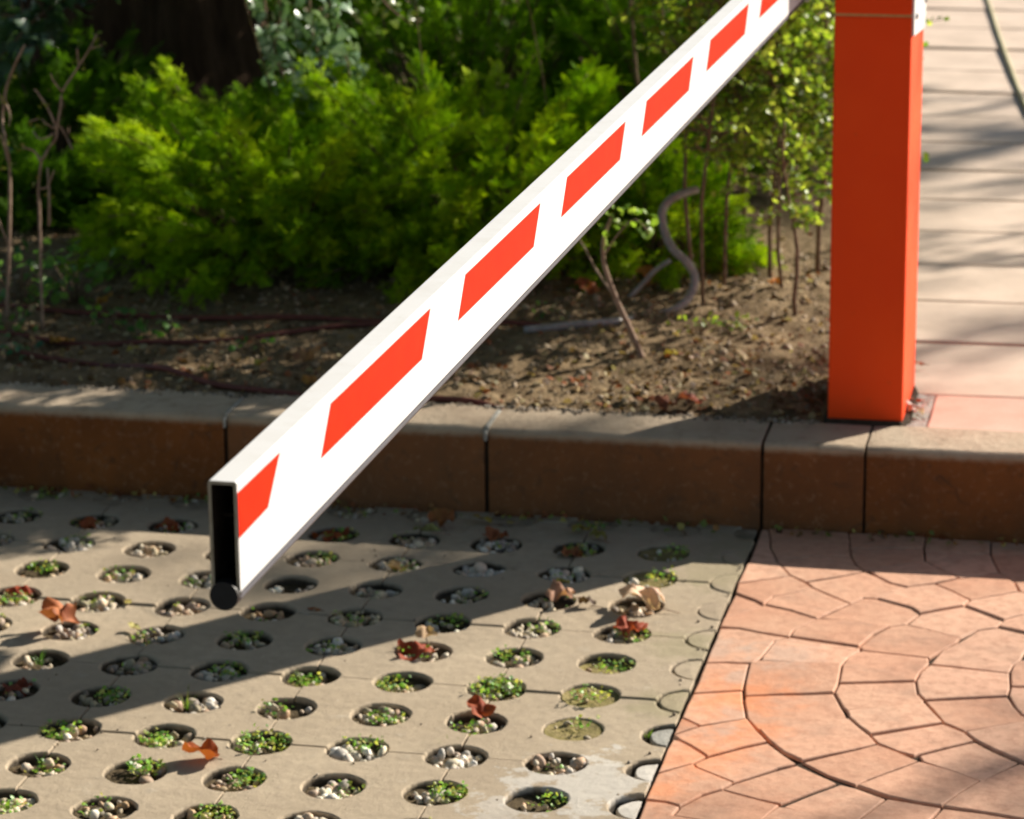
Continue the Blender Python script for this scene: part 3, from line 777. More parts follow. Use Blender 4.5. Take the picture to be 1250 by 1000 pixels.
fallen_leaf(78, 769, .074, (.50, .17, .06), 'crumpled orange brown leaf half covering a hole at the far left', 5, 1.2, .3, .5, .8, .002, (.1, -.1), 5)
fallen_leaf(513, 797, .072, (.42, .08, .03), 'dark red leaf in a hole with a pale leaf on top, mid pavers', 5, 1.6, .1, .35, 2.5, -.008, (0, 0), 8)
fallen_leaf(520, 787, .042, (.62, .45, .26), 'small pale tan leaf lying on top of the dark red leaf', 3, 1.5, .2, .3, .3, .012, (.2, 0), 11)
fallen_leaf(790, 744, .090, (.85, .62, .42), 'large pale cream crumpled leaf with orange tips, brightest leaf on the pavers', 5, 1.0, .2, .4, 1.2, .003, (.05, .0), 14)
fallen_leaf(766, 773, .058, (.45, .09, .04), 'small red and green leaf just below the large pale crumpled leaf', 5, 1.5, .3, .45, -.6, -.002, (0, .1), 17)
fallen_leaf(689, 733, .058, (.58, .33, .2), 'brown leaf with a long dark stalk at the edge of the post shadow', 5, 1.0, .2, .45, 2.2, .001, (.1, 0), 21)
fallen_leaf(720, 741, .035, (.10, .055, .03), 'dark dry curled scrap beside the brown leaf with the stalk', 0, 2, .4, .4, 1.3, .001, (0, .1), 22)
fallen_leaf(586, 872, .048, (.42, .09, .03), 'folded red brown leaf leaning in a gravel hole in the lower middle', 3, 1.4, .6, .3, .9, .001, (.5, 0), 24)
fallen_leaf(640, 706+35, .03, (.5, .35, .14), 'tiny tan leaf scrap in the hole under the brown leaf', 0, 1, .2, .3, 1, -.008, (0, 0), 28)
fallen_leaf(527, 655, .055, (.30, .36, .16), 'pale green leaf in the kerb shadow, nearest to the barrier arm', 3, 1.3, .2, .3, 2.0, .006, (.2, .2), 31)
fallen_leaf(540, 643, .05, (.40, .16, .05), 'brown leaf behind the pale green leaf at the foot of the kerb', 5, 1.0, .2, .4, .4, .004, (.3, 0), 33)
fallen_leaf(592, 639, .04, (.45, .33, .06), 'yellow leaf against the kerb below a stone joint', 0, 1.2, .2, .3, 1.4, .003, (.3, .1), 35)
fallen_leaf(405, 655, .062, (.36, .08, .02), 'dark red brown leaf in a hole behind the arm near the kerb', 5, 1.2, .1, .4, .4, -.01, (0, 0), 37)
fallen_leaf(386, 746, .026, (.42, .15, .03), 'little flat orange leaf inside the post shadow beside the arm end', 0, .4, .05, .1, 1.3, .001, (0, 0), 39)
fallen_leaf(690, 708, .03, (.60, .48, .08), 'small bright yellow leaf in a shaded hole', 0, .8, .1, .2, .9, -.006, (0, 0), 41)
fallen_leaf(710, 650, .04, (.40, .33, .07), 'dull yellow leaf at the kerb foot in front of the middle kerbstone', 5, .8, .1, .4, 2.9, .003, (.2, 0), 43)
fallen_leaf(732, 661, .035, (.30, .26, .06), 'olive leaf scrap right beside the dull yellow leaf', 3, .8, .1, .4, .9, .003, (.1, 0), 44)
fallen_leaf(156, 737, .022, (.58, .52, .12), 'tiny yellow green leaf lying flat near the far left', 0, .5, .05, .1, .3, .002, (0, 0), 46)
fallen_leaf(166, 770, .030, (.60, .56, .20), 'little pale yellow leaf on the rim of a hole left of the arm end', 0, 1.4, .2, .2, 1.0, .004, (.2, .1), 47)
fallen_leaf(25, 723, .045, (.48, .09, .03), 'red leaf in the hole nearest to the left picture edge', 5, 1.2, .1, .4, .3, -.009, (0, 0), 49)
fallen_leaf(25, 841, .05, (.28, .06, .03), 'dark red leaf in a shaded hole at the left picture edge', 5, 1.2, .1, .4, 1.3, -.009, (0, 0), 50)
fallen_leaf(115, 641, .05, (.40, .10, .03), 'dark orange leaf in the left of two shaded holes under the kerb', 5, 1.2, .1, .4, 1.3, -.012, (0, 0), 51)
fallen_leaf(210, 642, .055, (.36, .09, .03), 'dark orange leaf in the right of two shaded holes under the kerb', 5, 1.2, .1, .4, 2.3, -.012, (0, 0), 52)
fallen_leaf(608, 659, .05, (.36, .12, .05), 'brown leaf over a shaded hole in front of the kerb joint', 5, 1.2, .1, .4, 2.3, -.002, (.1, 0), 53)
fallen_leaf(700, 677, .045, (.38, .14, .05), 'reddish leaf in the shaded hole below the dull yellow leaf', 5, 1.2, .1, .4, 2.3, -.006, (.1, 0), 54)
fallen_leaf(487, 692, .045, (.62, .42, .18), 'yellow tan leaf in a sunlit hole right behind the barrier arm', 5, 1.2, .1, .4, 2.3, -.010, (.1, 0), 55)
fallen_leaf(625, 606-0, .02, (.5, .4, .1), 'tiny yellow leaf stuck at the kerb foot', 0, .5, .1, .1, 1, .002, (0, 0), 56, loc=(gp(625, 640).x, gp(625, 640).y, 0))
fallen_leaf(1118, 508, .045, (.75, .70, .60), 'pale whitish leaf with a red edge in the gap beside the post foot', 5, 1.5, .2, .4, .5, .003, (.1, 0), 57, 'fallen leaves around the post', KH-.004)
fallen_leaf(1123, 494, .028, (.50, .12, .05), 'small red leaf in the gap beside the post foot', 0, 1.2, .2, .3, 1.5, .003, (.1, 0), 58, 'fallen leaves around the post', KH-.004)
fallen_leaf(1124, 447, .024, (.60, .22, .12), 'tiny orange leaf on the walkway slab right beside the post', 0, 1.2, .2, .3, 1.5, .003, (0, 0), 59, 'fallen leaves around the post', KH)
LS = 'fallen leaves on the soil'
for (px, py, s, col, lab) in ((75, 420, .05, (.55, .30, .07), 'yellow orange leaf on dark soil at the foot of the bare shrub'),
        (128, 377, .05, (.50, .28, .05), 'orange leaf caught among weeds behind the bare shrub'),
        (372, 447, .065, (.48, .27, .12), 'wide tan leaf on dark soil just left of the barrier arm'),
        (383, 470, .04, (.45, .22, .05), 'orange brown leaf on the kerb side of the wide tan leaf'),
        (160, 434, .03, (.55, .45, .08), 'small upright yellow leaf on dark soil below the sprout'),
        (320, 447, .03, (.50, .40, .08), 'narrow yellow leaf left of the wide tan leaf'),
        (255, 457, .03, (.45, .38, .12), 'dull yellow leaf beside the front hose'),
        (823, 438, .035, (.72, .60, .12), 'bright yellow leaf on sunlit soil'),
        (852, 445, .035, (.72, .58, .42), 'pale pinkish leaf right of the bright yellow leaf'),
        (912, 441, .05, (.62, .48, .26), 'tan leaf on sunlit soil halfway to the post'),
        (818, 498, .05, (.34, .12, .06), 'dark red brown leaf at the soil edge, left one of two'),
        (846, 497, .05, (.36, .10, .06), 'dark red brown leaf at the soil edge, right one of two'),
        (908, 488, .03, (.70, .55, .35), 'pale scrap of leaf at the soil edge near the post shadow'),
        (944, 360, .03, (.75, .30, .05), 'bright orange leaf under the leafy hedge'),
        (790, 352, .06, (.60, .25, .08), 'orange leaf lying inside the hose loop'),
        (765, 330, .06, (.70, .40, .14), 'yellow orange leaf behind the leafy sprout'),
        (870, 300, .05, (.70, .40, .15), 'pale orange leaf behind the hedge stems'),
        (720, 365, .06, (.45, .14, .05), 'reddish leaf left of the leafy sprout stem')):
    p = gp(px, py, .175); p.z = soil_h(p.x, p.y)
    fallen_leaf(px, py, s, col, lab, random.choice((0, 3, 5)), 1.2, .2, .4, random.uniform(0, 6), .006, (random.uniform(-.2, .5), random.uniform(-.3, .3)), random.randint(60, 999), LS, loc=p)

# leaf litter, clods and small stones on the soil (nobody could count them)
n = 4200
X = rng.uniform(-3.2, -.65, n); Y = 5.97+rng.exponential(.5, n); Y = np.where(Y > 8, 7, Y)
m = (X < -1.2) & (rng.random(n) < .45)
P = np.array([(x, y, soil_h(x, y)+.003) for x, y in zip(X, Y)])[~m]
n = len(P); D = rng.normal(0, 1, (n, 3)); D[:, 2] *= .25
o = scatter('leaf_litter', lv, lf_, place(rotmats(D, rng.normal(0, .7, n)), rng.uniform(.006, .020, n), P), pick([(.30, .19, .09), (.20, .11, .05), (.42, .30, .15), (.15, .08, .04), (.45, .38, .22), (.30, .10, .04)], n, .25), M['dry'], smooth=True)
tag(o, 'dry leaf litter scattered over the garden soil', 'leaf litter', kind='stuff')
n = 6500; X = rng.uniform(-3.0, -.66, n); Y = rng.uniform(5.95, 7.3, n); s = rng.exponential(.0022, n)+.0015; s = np.minimum(s, .012)
P = np.array([(x, y, soil_h(x, y)-.15*q) for x, y, q in zip(X, Y, s)])
S = np.stack([s*rng.uniform(.8, 1.4, n), s*rng.uniform(.8, 1.3, n), s*rng.uniform(.5, .9, n)], 1)
v1_, f1_ = ico(1); 
o = scatter('soil_clods', v1_*(1+.15*np.sin(v1_[:, [0]]*7)), f1_, place(rotmats(rng.normal(0, 1, (n, 3))), S, P), pick([(.30, .215, .125), (.24, .17, .095), (.36, .27, .165), (.17, .12, .07)], n, .15), M['stone'], smooth=False)
tag(o, 'crumbly clods and grit on the soil surface', 'soil', kind='stuff')
# grit and crumbs spilt over the kerb back edge and paver seams
n = 900; X = rng.uniform(-2.9, -.66, n); Y = KY1-np.abs(rng.normal(0, .012, n))+.004
P = np.stack([X, Y, np.full(n, KH+.001)], 1); S = np.repeat(rng.uniform(.0012, .005, n)[:, None], 3, 1)
n2 = 500; c_ = rng.integers(-10, 1, n2); X2 = np.where(rng.random(n2) < .5, LX+(c_*2+1)*PA, rng.uniform(-2.6, -.76, n2)); Y2 = rng.uniform(4.0, 5.75, n2)
snap = rng.random(n2) < .6; Y2 = np.where(snap, LY-np.round((LY-Y2)/(2*PB))*2*PB, Y2)+rng.normal(0, .004, n2)
P = np.concatenate([P, np.stack([X2, Y2, np.full(n2, .001)], 1)]); S = np.concatenate([S, np.repeat(rng.uniform(.0007, .0026, n2)[:, None], 3, 1)])
n3 = 70; P = np.concatenate([P, np.stack([BX-np.abs(rng.normal(0, .02, n3)), rng.uniform(4.1, 5.78, n3), np.full(n3, .001)], 1)]); S = np.concatenate([S, np.repeat(rng.uniform(.001, .004, n3)[:, None], 3, 1)])
n = len(P)
okm = []
for p in P:
    cc, rr = (p[0]-LX)/PA, (p[1]-LY)/PB; dx = (cc-round(cc))*PA; dy = (rr-round(rr))*PB
    okm.append(p[2] > .1 or math.hypot(dx, dy) > HR+.003)
okm = np.array(okm); P = P[okm]; S = S[okm]; n = len(P)
o = scatter('grit', v1_, f1_, place(rotmats(rng.normal(0, 1, (n, 3))), S, P), pick([(.30, .23, .15), (.20, .15, .10), (.45, .38, .30), (.12, .09, .06)], n, .15), M['stone'])
tag(o, 'loose grit along the kerb edge and paver joints', 'grit', kind='stuff')

# ------------------------------------------------------------------ foliage builders
def shoot_quads(p, d, L, w, up):
    d = Vector(d).normalized(); s = d.cross(Vector(up)).normalized()*w
    p = Vector(p); return [p, p+d*L*.45+s, p+d*L, p+d*L*.45-s]
def spray_template(seed, n=9, detail=3):
    r = random.Random(seed); vs, fs = [], []
    def quad(p, d, L, w):
        up = (r.uniform(-.4, .4), r.uniform(-.3, .3), 1); b0 = len(vs); vs.extend(shoot_quads(p, d, L, w, up)); fs.append((b0, b0+1, b0+2, b0+3))
    for k in range(n):
        t = (k+.5)/n; y = t*.9; z = -.18*t*t; sgn = 1 if k % 2 else -1
        L = .48*(1-t*.65)*r.uniform(.8, 1.2); ang = R_(48-14*t)
        d = Vector((sgn*math.sin(ang), math.cos(ang), r.uniform(-.15, .35)))
        quad((0, y, z), d, L, .035)
        for j in range(detail):
            u = .3+.25*j; q = Vector((0, y, z))+d*L*u; a2 = ang+sgn*0
            d2 = Vector((sgn*math.sin(ang+(.7 if j % 2 else -.7)), math.cos(ang+(.7 if j % 2 else -.7)), r.uniform(-.1, .5)))
            quad(q, d2, L*.42*r.uniform(.8, 1.2), .032)
    quad((0, 0, 0), (0, 1, -.1), .55, .022); quad((0, .5, -.05), (0, 1, -.25), .55, .03); quad((0, .85, -.14), (0, 1, -.2), .28, .04)
    return np.array([v[:] for v in vs]), np.array(fs)
SPR = [spray_template(s) for s in (1, 2)]
JC = [(.27, .47, .006), (.36, .55, .008), (.17, .34, .006), (.46, .60, .012), (.08, .19, .005)]
def juniper(center, rad, nb, ns, label, size=(.036, .062), low=-.12, group='juniper shrubs', dens_tip=.45, pal=JC, name='juniper_shrub', box=0):
    cx, cy = center; z0 = soil_h(cx, cy)-.01; root = empty(name, (cx, cy, z0)); tag(root, label, 'shrub', group)
    Pp, Dd, Ss, Cc = [], [], [], []; paths = []
    for i in range(nb):
        a = rng.uniform(0, 2*math.pi); el = math.asin(min(1, max(low, rng.uniform(low, 1))))
        d = np.array([math.cos(a)*math.cos(el), math.sin(a)*math.cos(el), math.sin(el)])
        if box:
            if i % 3 == 0: el = rng.uniform(0, .12)
            hz = math.cos(el)**.45; d = np.array([math.cos(a)*hz, math.sin(a)*hz, math.copysign(abs(math.sin(el))**.55, el)])
        L = rng.uniform(.72, 1.08)+.10*noise.noise(Vector((a*2, el*3, cx)))
        if box and i % 3 == 0: L *= .84
        tip = d*np.array(rad)*L + np.array([0, 0, .10*rad[2]]); tip[2] = max(tip[2], .03)
        st = np.array([tip[0]*.15, tip[1]*.15, .02]); mid = (st+tip)/2 + np.array([0, 0, .10*rad[2]])
        K = 8; pts = [(1-t)**2*st+2*t*(1-t)*mid+t*t*tip for t in np.linspace(0, 1, K)]
        pts[-1] = pts[-1]+np.array([0, 0, -.01]); paths.append((pts, list(np.linspace(.006, .0018, K))))
        t = dens_tip+(1-dens_tip)*rng.random(ns)**.8
        t[:4] = 1
        pp = np.array([(1-q)**2*st+2*q*(1-q)*mid+q*q*tip for q in t]); tg = tip-mid; tg /= np.linalg.norm(tg)
        spread = rng.normal(0, .62, (ns, 3)); spread[:4] *= .4; dd = tg[None]+spread+np.array([0, 0, .25])
        pp += rng.normal(0, .012, (ns, 3))
        s = rng.uniform(*size, ns)*(1.15-.35*t)
        base = np.array(pal[rng.integers(len(pal))]); col = base[None]*.5+.5*np.array(pal)[rng.integers(0, len(pal), ns)]; col *= rng.normal(1, .15, (ns, 1))
        Pp.append(pp); Dd.append(dd); Ss.append(s); Cc.append(col)
    Pp, Dd, Ss, Cc = map(np.concatenate, (Pp, Dd, Ss, Cc)); ok = Pp[:, 2] > .0
    Pp, Dd, Ss, Cc = Pp[ok], Dd[ok], Ss[ok], np.clip(Cc[ok], 0, 1); n = len(Pp); h = n//2
    for k, sl_ in enumerate((slice(0, h), slice(h, n))):
        tv, tf = SPR[k]; m = place(rotmats(Dd[sl_], rng.normal(0, .8, len(Pp[sl_]))), Ss[sl_], Pp[sl_])
        o = scatter('foliage', tv, tf, m, Cc[sl_], M['juniper'], root); o['kind'] = 'stuff'
    link('branches', tube_mesh(paths, 5), root, M['stem'])
    return root
def broad_leaves(name, parent, P, D, S, pal, mat, jit=.18, tpl=None, roll=.9):
    n = len(P); t = tpl or (lv*np.array([.8, 1, 1]), lf_)
    o = scatter(name, t[0], t[1], place(rotmats(D, rng.normal(0, roll, n)), S, P), pick(pal, n, jit), mat, parent, smooth=True)
    o['kind'] = 'stuff'; return o

juniper((-2.06, 7.08), (.50, .50, .37), 170, 105, 'bright green feathery juniper shrub left of the barrier arm, its top in full sun', box=1, size=(.030, .050))
juniper((-1.62, 7.18), (.50, .54, .40), 170, 105, 'bright green juniper shrub directly behind the middle of the barrier arm', box=1, size=(.030, .050))
juniper((-1.20, 7.18), (.27, .34, .28), 60, 60, 'low juniper shrub right of the barrier arm, between the hose and the leafy sprout', size=(.030, .048))
DK = [(.08, .19, .008), (.12, .26, .010), (.05, .12, .006)]
MD = [(.15, .31, .008), (.22, .38, .010), (.10, .22, .006)]
juniper((-1.85, 8.05), (.62, .40, .66), 150, 60, 'taller mid green juniper rising behind the two bright ones', pal=MD, box=1)
juniper((-1.22, 8.0), (.46, .40, .68), 120, 60, 'mid green juniper at the top of the picture behind the arm and the leafy hedge', pal=MD, box=1)
juniper((-2.88, 7.85), (.42, .38, .34), 90, 40, 'low dark juniper added to darken the ground behind the bare shrubs', pal=DK)  # dark shrub added over a sunlit patch that should look shaded
juniper((-2.86, 7.38), (.34, .26, .17), 70, 40, 'very low dark juniper added to cover bright ground behind the bare shrubs', pal=DK)  # second dark shrub added to hide the remaining bright ground
# leafy hedge bushes right of the arm
PV = [(.26, .38, .035), (.34, .46, .05), (.17, .28, .03), (.42, .50, .08), (.13, .22, .03)]
def privet(stems, top, label, nl, spread, pal=PV, zlo=.28, name='leafy_bush', size=(.012, .021), skew=0.0, thin=1.0, cat='bush', group='leafy bushes beside the post'):
    cx = sum(s[0] for s in stems)/len(stems); cy = sum(s[1] for s in stems)/len(stems); z0 = soil_h(cx, cy)
    root = empty(name, (cx, cy, z0)); tag(root, label, cat, group); paths = []; Pp, Dd = [], []
    for (sx_, sy_, lx, ly) in stems:
        b0 = np.array([sx_-cx, sy_-cy, -.02]); t0 = b0+np.array([lx, ly, top*rng.uniform(.85, 1.05)])
        K = 9; pts = []
        for q in np.linspace(0, 1, K): pts.append(b0+(t0-b0)*q+np.array([math.sin(q*7+sx_*9), math.cos(q*6+sy_*5), 0])*.012*min(1, q*4))
        r0 = rng.uniform(.004, .0072)*thin; paths.append((pts, list(np.linspace(r0, .0025*thin, K))))
        for j in range(nl//55):
            q = zlo+(1-zlo)*rng.random()**.8; i0 = min(K-2, int(q*(K-1))); p0 = pts[i0]+(pts[i0+1]-pts[i0])*(q*(K-1)-i0)
            a = rng.uniform(0, 2*math.pi); L = spread*rng.uniform(.4, 1.1)
            tp = p0+np.array([math.cos(a)*L+skew, math.sin(a)*L, L*rng.uniform(-.35, .8)])
            md = (p0+tp)/2+np.array([0, 0, .02]); tw = [(1-t)**2*p0+2*t*(1-t)*md+t*t*tp for t in np.linspace(0, 1, 5)]
            paths.append((tw, [.0022, .0019, .0016, .0013, .0009]))
            for k in range(13):
                t = .25+.75*k/12; c = (1-t)**2*p0+2*t*(1-t)*md+t*t*tp
                Pp.append(c+rng.normal(0, .006, 3)); dv_ = (tp-p0)/L+rng.normal(0, .8, 3); Dd.append(dv_)
    n = len(Pp); broad_leaves('leaves', root, np.array(Pp), np.array(Dd), rng.uniform(*size, n), pal, M['leaf'])
    link('stems', tube_mesh(paths, 6), root, M['stem']); return root
privet([(-1.013, 6.78, .02, .03), (-1.045, 6.86, -.05, .05), (-.99, 6.95, .05, .02)], 1.05, 'leafy bush with two close upright stems, nearest to the hose loop', 5200, .17, zlo=.32, size=(.014, .024))
privet([(-.855, 6.93, -.07, .03), (-.90, 7.05, .02, .05), (-.80, 7.12, .02, .0)], 1.0, 'sunlit yellow green leafy bush with a slanting stem, immediately left of the post', 7200, .18, zlo=.18, size=(.014, .024))
privet([(-.76, 7.35, .0, .05), (-.90, 7.5, .02, .05), (-1.0, 7.35, .02, .05)], 1.15, 'leafy bush behind the other two, at the walkway edge behind the post', 4200, .20, zlo=.15)
privet([(-1.20, 7.25, -.10, .05), (-1.12, 7.35, -.16, .05)], 1.35, 'tall leafy bush added behind the barrier arm to shade the left soil', 9500, .27, zlo=.60, size=(.02, .034))  # dense crown above the view, added to cast shade on the soil
privet([(-2.15, 7.50, .0, -.62), (-1.75, 7.50, .0, -.62), (-1.48, 7.50, .0, -.60)], 1.20, 'tall bush added above the junipers to shade the left soil', 12500, .24, zlo=.74, size=(.022, .036), thin=.45)  # overhanging foliage added to keep the left soil dark
# drooping low twig with fresh leaves beside the post
privet([(-.80, 6.72, -.03, .02)], .42, 'short leafy sucker with bright leaves low beside the post', 700, .10, zlo=.35)

# small leafy sprout in front of the arm's lower edge
root = empty('sapling', gp(785, 437, .18)); tag(root, 'thin leaning sapling with pale stem and bright round leaves just below the arm', 'sapling')
base = gp(785, 437, .175); Ys = base.y
pts = [at(x, y, Ys+dy) - root.location for x, y, dy in ((785, 440, 0), (768, 400, .0), (752, 365, .005), (738, 325, .01), (736, 298, .01), (742, 275, .01), (748, 262, .01))]
tw2 = [at(x, y, Ys+dy) - root.location for x, y, dy in ((737, 312, .01), (755, 285, .0), (775, 268, -.02), (793, 285, -.03))]
tw3 = [at(x, y, Ys+dy) - root.location for x, y, dy in ((752, 365, .0), (728, 330, .03), (712, 300, .05), (690, 272, .06))]
link('stem', tube_mesh([(smooth_path(pts), list(np.linspace(.0075, .003, 37))), (smooth_path(tw2, 5), list(np.linspace(.002, .001, 16))), (smooth_path(tw3, 5), list(np.linspace(.003, .0015, 16)))], 7), root, M['palestem'])
Pp, Dd = [], []
for (x, y) in ((742, 262), (748, 270), (752, 280), (740, 290), (758, 262), (765, 256), (775, 262), (782, 270), (790, 262), (795, 275), (798, 283), (792, 290), (783, 285), (745, 300), (738, 305), (735, 280), (760, 275), (770, 270), (778, 258), (750, 255), (730, 270), (742, 248), (787, 276)):
    for k in range(2): Pp.append((at(x, y, Ys+.01+rng.normal(0, .015)) - root.location)[:]); Dd.append(rng.normal(0, .6, 3)+[0, 0, .4])
broad_leaves('leaves', root, np.array(Pp), np.array(Dd), rng.uniform(.014, .024, len(Pp)), [(.26, .42, .05), (.34, .48, .08), (.18, .32, .05)], M['leaf'])

# bare branching shrubs at the left
def bare(base_px, segs, label, r0, buds):
    b = gp(*base_px, .175); Yb = b.y; root = empty('bare_shrub', b); tag(root, label, 'shrub', 'bare shrubs at the left')
    paths = []
    for s in segs:
        pp = [at(x, y, Yb+.02*math.sin(x*.3+y*.05)) - b for x, y in s[1]]; sm = smooth_path(pp, 4)
        paths.append((sm, list(np.linspace(s[0]*.72, s[0]*.45, len(sm)))))
    link('branches', tube_mesh(paths, 7), root, M['palestem'])
    Pp = []; Dd = []
    for x, y in buds:
        for k in range(5): Pp.append((at(x+rng.normal(0, 3), y+rng.normal(0, 3), Yb+rng.normal(0, .01)) - b)[:]); Dd.append(rng.normal(0, .6, 3)+[0, 0, .3])
    broad_leaves('buds', root, np.array(Pp), np.array(Dd), rng.uniform(.007, .014, len(Pp)), [(.22, .26, .04), (.30, .26, .06), (.16, .22, .04)], M['leaf'])
bare((52, 402), [(.0055, [(52, 402), (50, 330), (48, 260), (47, 228), (50, 200), (52, 192)]), (.005, [(60, 275), (60, 240), (58, 205)]),
    (.0045, [(50, 198), (42, 185), (28, 180)]), (.0045, [(52, 195), (60, 180), (68, 170), (70, 160)]), (.0045, [(70, 160), (60, 135), (45, 112), (42, 110)]),
    (.0042, [(68, 165), (74, 130), (76, 112), (90, 90), (108, 62), (118, 42)]), (.0035, [(76, 112), (66, 100), (62, 90)]), (.0032, [(97, 80), (94, 62), (95, 58)]),
    (.003, [(108, 60), (125, 55)]), (.0035, [(68, 162), (50, 170), (40, 160)]), (.0035, [(70, 150), (80, 165), (88, 182)]), (.0035, [(48, 230), (58, 228), (66, 208)]), (.003, [(68, 158), (55, 150), (50, 145), (36, 148)])],
    'bare branching shrub with pale budding twigs in dark soil, second from the left edge', .006, ((97, 80), (38, 152), (52, 150), (28, 182), (55, 130), (118, 45), (125, 55), (44, 225), (58, 235)))
bare((8, 392), [(.006, [(8, 395), (11, 300), (12, 210), (8, 180), (3, 150), (4, 130)]), (.0055, [(4, 135), (7, 110), (12, 95), (20, 75), (30, 55)]), (.004, [(4, 125), (-10, 100), (-20, 80)]),
    (.0035, [(5, 120), (12, 140), (11, 155)]), (.004, [(12, 205), (2, 170), (-8, 160)]), (.004, [(11, 300), (-6, 260), (-16, 240)])],
    'bare shrub cut by the left picture edge, with one upright reddish twig', .006, ((13, 96), (12, 205), (5, 175), (2, 120), (0, 200)))

# ground weeds at the left and sprout with bright leaves
def weed(px, py, n, s, h, w, pal, label, group='weeds on the shaded soil', pos=None):
    p = gp(px, py, .175) if pos is None else Vector(pos); p.z = soil_h(p.x, p.y); root = empty('weed', p); tag(root, label, 'weed', group)
    A = rng.uniform(0, 2*math.pi, n); rr = w*np.sqrt(rng.random(n)); P = np.stack([rr*np.cos(A), rr*np.sin(A), rng.uniform(.1, 1, n)*h], 1)
    D = np.stack([np.cos(A), np.sin(A), rng.uniform(-.2, .8, n)], 1)+rng.normal(0, .4, (n, 3))
    broad_leaves('leaves', root, P, D, rng.uniform(s*.7, s*1.2, n), pal, M['leaf'])
    link('stalks', tube_mesh([([(0, 0, -.01), tuple(p_*.6), tuple(p_)], [.0014, .0011, .0008]) for p_ in P[::2]], 4), root, M['stem'])
GR = [(.10, .24, .04), (.16, .32, .05), (.07, .17, .04)]
weed(205, 408, 12, .020, .06, .03, GR, 'bright green sprout with shiny leaves alone on the dark soil')
weed(182, 418, 14, .020, .05, .03, GR, 'dull green sprout just left of the shiny one')
weed(95, 372, 60, .030, .13, .09, GR, 'clump of pointed dark green leaves right of the bare shrub')
weed(25, 372, 50, .028, .12, .10, GR, 'clump of dark green leaves behind the two bare shrubs')
weed(18, 410, 22, .020, .05, .05, GR, 'small weed by the rear hose near the left picture edge')
weed(25, 435, 22, .018, .04, .05, [(.05, .16, .10), (.08, .20, .08)], 'bluish green weed on the front hose at the left picture edge')
weed(135, 400, 22, .018, .05, .04, GR, 'thin weed below the clump of pointed leaves')
weed(300, 432, 12, .016, .03, .05, GR, 'low faint weed between two hoses')
weed(850, 408, 22, .013, .03, .06, PV, 'small bright weeds at the foot of the hedge stem', 'weeds on the sunlit soil')
weed(890, 405, 22, .013, .02, .06, PV, 'low yellowish weeds right of the hedge stem', 'weeds on the sunlit soil')
weed(668, 432-40, 10, .012, .03, .03, GR, 'single small weed seen under the barrier arm', 'weeds on the sunlit soil')

# grass-like weeds poking from holes
def blades(px, py, n, h, lab, pal):
    p = gp(px, py, 0); root = empty('grass_tuft', (p.x, p.y, -.015)); tag(root, lab, 'grass tuft', 'grass tufts in the paver holes'); vs, fs = [], []
    for k in range(n):
        a = rng.uniform(0, 6.28); l = h*rng.uniform(.5, 1.1); w = .0013; dx, dy = math.cos(a), math.sin(a); b0 = len(vs); q = rng.uniform(0, .008)
        for t in (0, .35, .7, 1):
            c = Vector((dx*(q+l*.55*t*t), dy*(q+l*.55*t*t), l*t*(1-.25*t))); s = Vector((-dy, dx, 0))*w*(1-t*.85); vs += [c+s, c-s]
        for t in range(3): fs.append((b0+2*t, b0+2*t+1, b0+2*t+3, b0+2*t+2))
    me = mesh_py('blades', vs, fs, True); at_ = me.attributes.new('col', 'FLOAT_COLOR', 'POINT')
    cs = []
    for k in range(n): c = pal[rng.integers(len(pal))]; cs += (list(c)+[1])*8
    at_.data.foreach_set('color', cs); link('blades', me, root, M['leaf'])
YG = [(.20, .30, .05), (.30, .34, .08), (.12, .24, .04)]
blades(228, 855, 9, .045, 'yellow green grass tuft on the left rim of a hole below the post shadow', YG)
blades(370, 826, 16, .035, 'dense little grass tuft in the hole touching the post shadow edge', YG)
blades(48, 802, 12, .035, 'green tuft in the hole at the upper edge of the post shadow, far left', GR)
blades(606, 832, 24, .03, 'lush green tuft filling the hole in the middle of the pavers', GR)
blades(50, 928, 8, .03, 'yellowish tuft in the lower left hole', YG)
blades(548, 905, 5, .03, 'few thin blades left of the folded red leaf', YG)
blades(10, 655, 4, .05, 'pale dry blades at the left picture edge near the kerb', [(.5, .45, .25)])
blades(610, 665, 9, .03, 'short tuft in a shaded hole in front of the kerb', GR)
blades(825, 848, 10, .022, 'small weed tuft at the paver edge beside the bricks', YG)
blades(792, 890, 12, .020, 'second small tuft at the paver edge, nearer to the camera', YG)
blades(760, 905, 8, .02, 'tiny tuft beside a round grey plug', YG)
blades(352, 966, 5, .015, 'tiny lone weed on the paver surface left of a mossy hole', YG)

# ------------------------------------------------------------------ hoses and cable
def hose(name, pts, r, mat, label, n=8):
    P = smooth_path(pts, n); o = link(name, tube_mesh([(P, r)], 9), None, mat); tag(o, label, 'hose', 'irrigation hoses on the soil'); return o
def gh(x, y, lift=.006):
    p = gp(x, y, .178); p.z = soil_h(p.x, p.y)+lift; return p
hose('hose', [gh(-90, 428), gh(0, 434), gh(60, 437), gh(130, 443), gh(200, 455), gh(260, 467), gh(330, 476), gh(400, 482), gh(470, 484), gh(530, 486), gh(575, 487), gh(612, 494)], .0065, M['hose_red'], 'thick dark red hose nearest to the kerb on the shaded soil')
hose('hose', [gh(-90, 405), gh(0, 411), gh(90, 418), gh(180, 420), gh(260, 419), gh(330, 412), gh(400, 403), gh(470, 399), gh(540, 396)], .006, M['hose_red'], 'middle red brown hose curving behind the bright sprout')
loop = [gh(-90, 372), gh(0, 379), gh(110, 384), gh(240, 388), gh(360, 391), gh(480, 395), gh(600, 402), gh(660, 405)]
hose('hose', loop, .006, M['hose_red'], 'rearmost red brown hose at the foot of the juniper shrubs')
Yl = 6.72
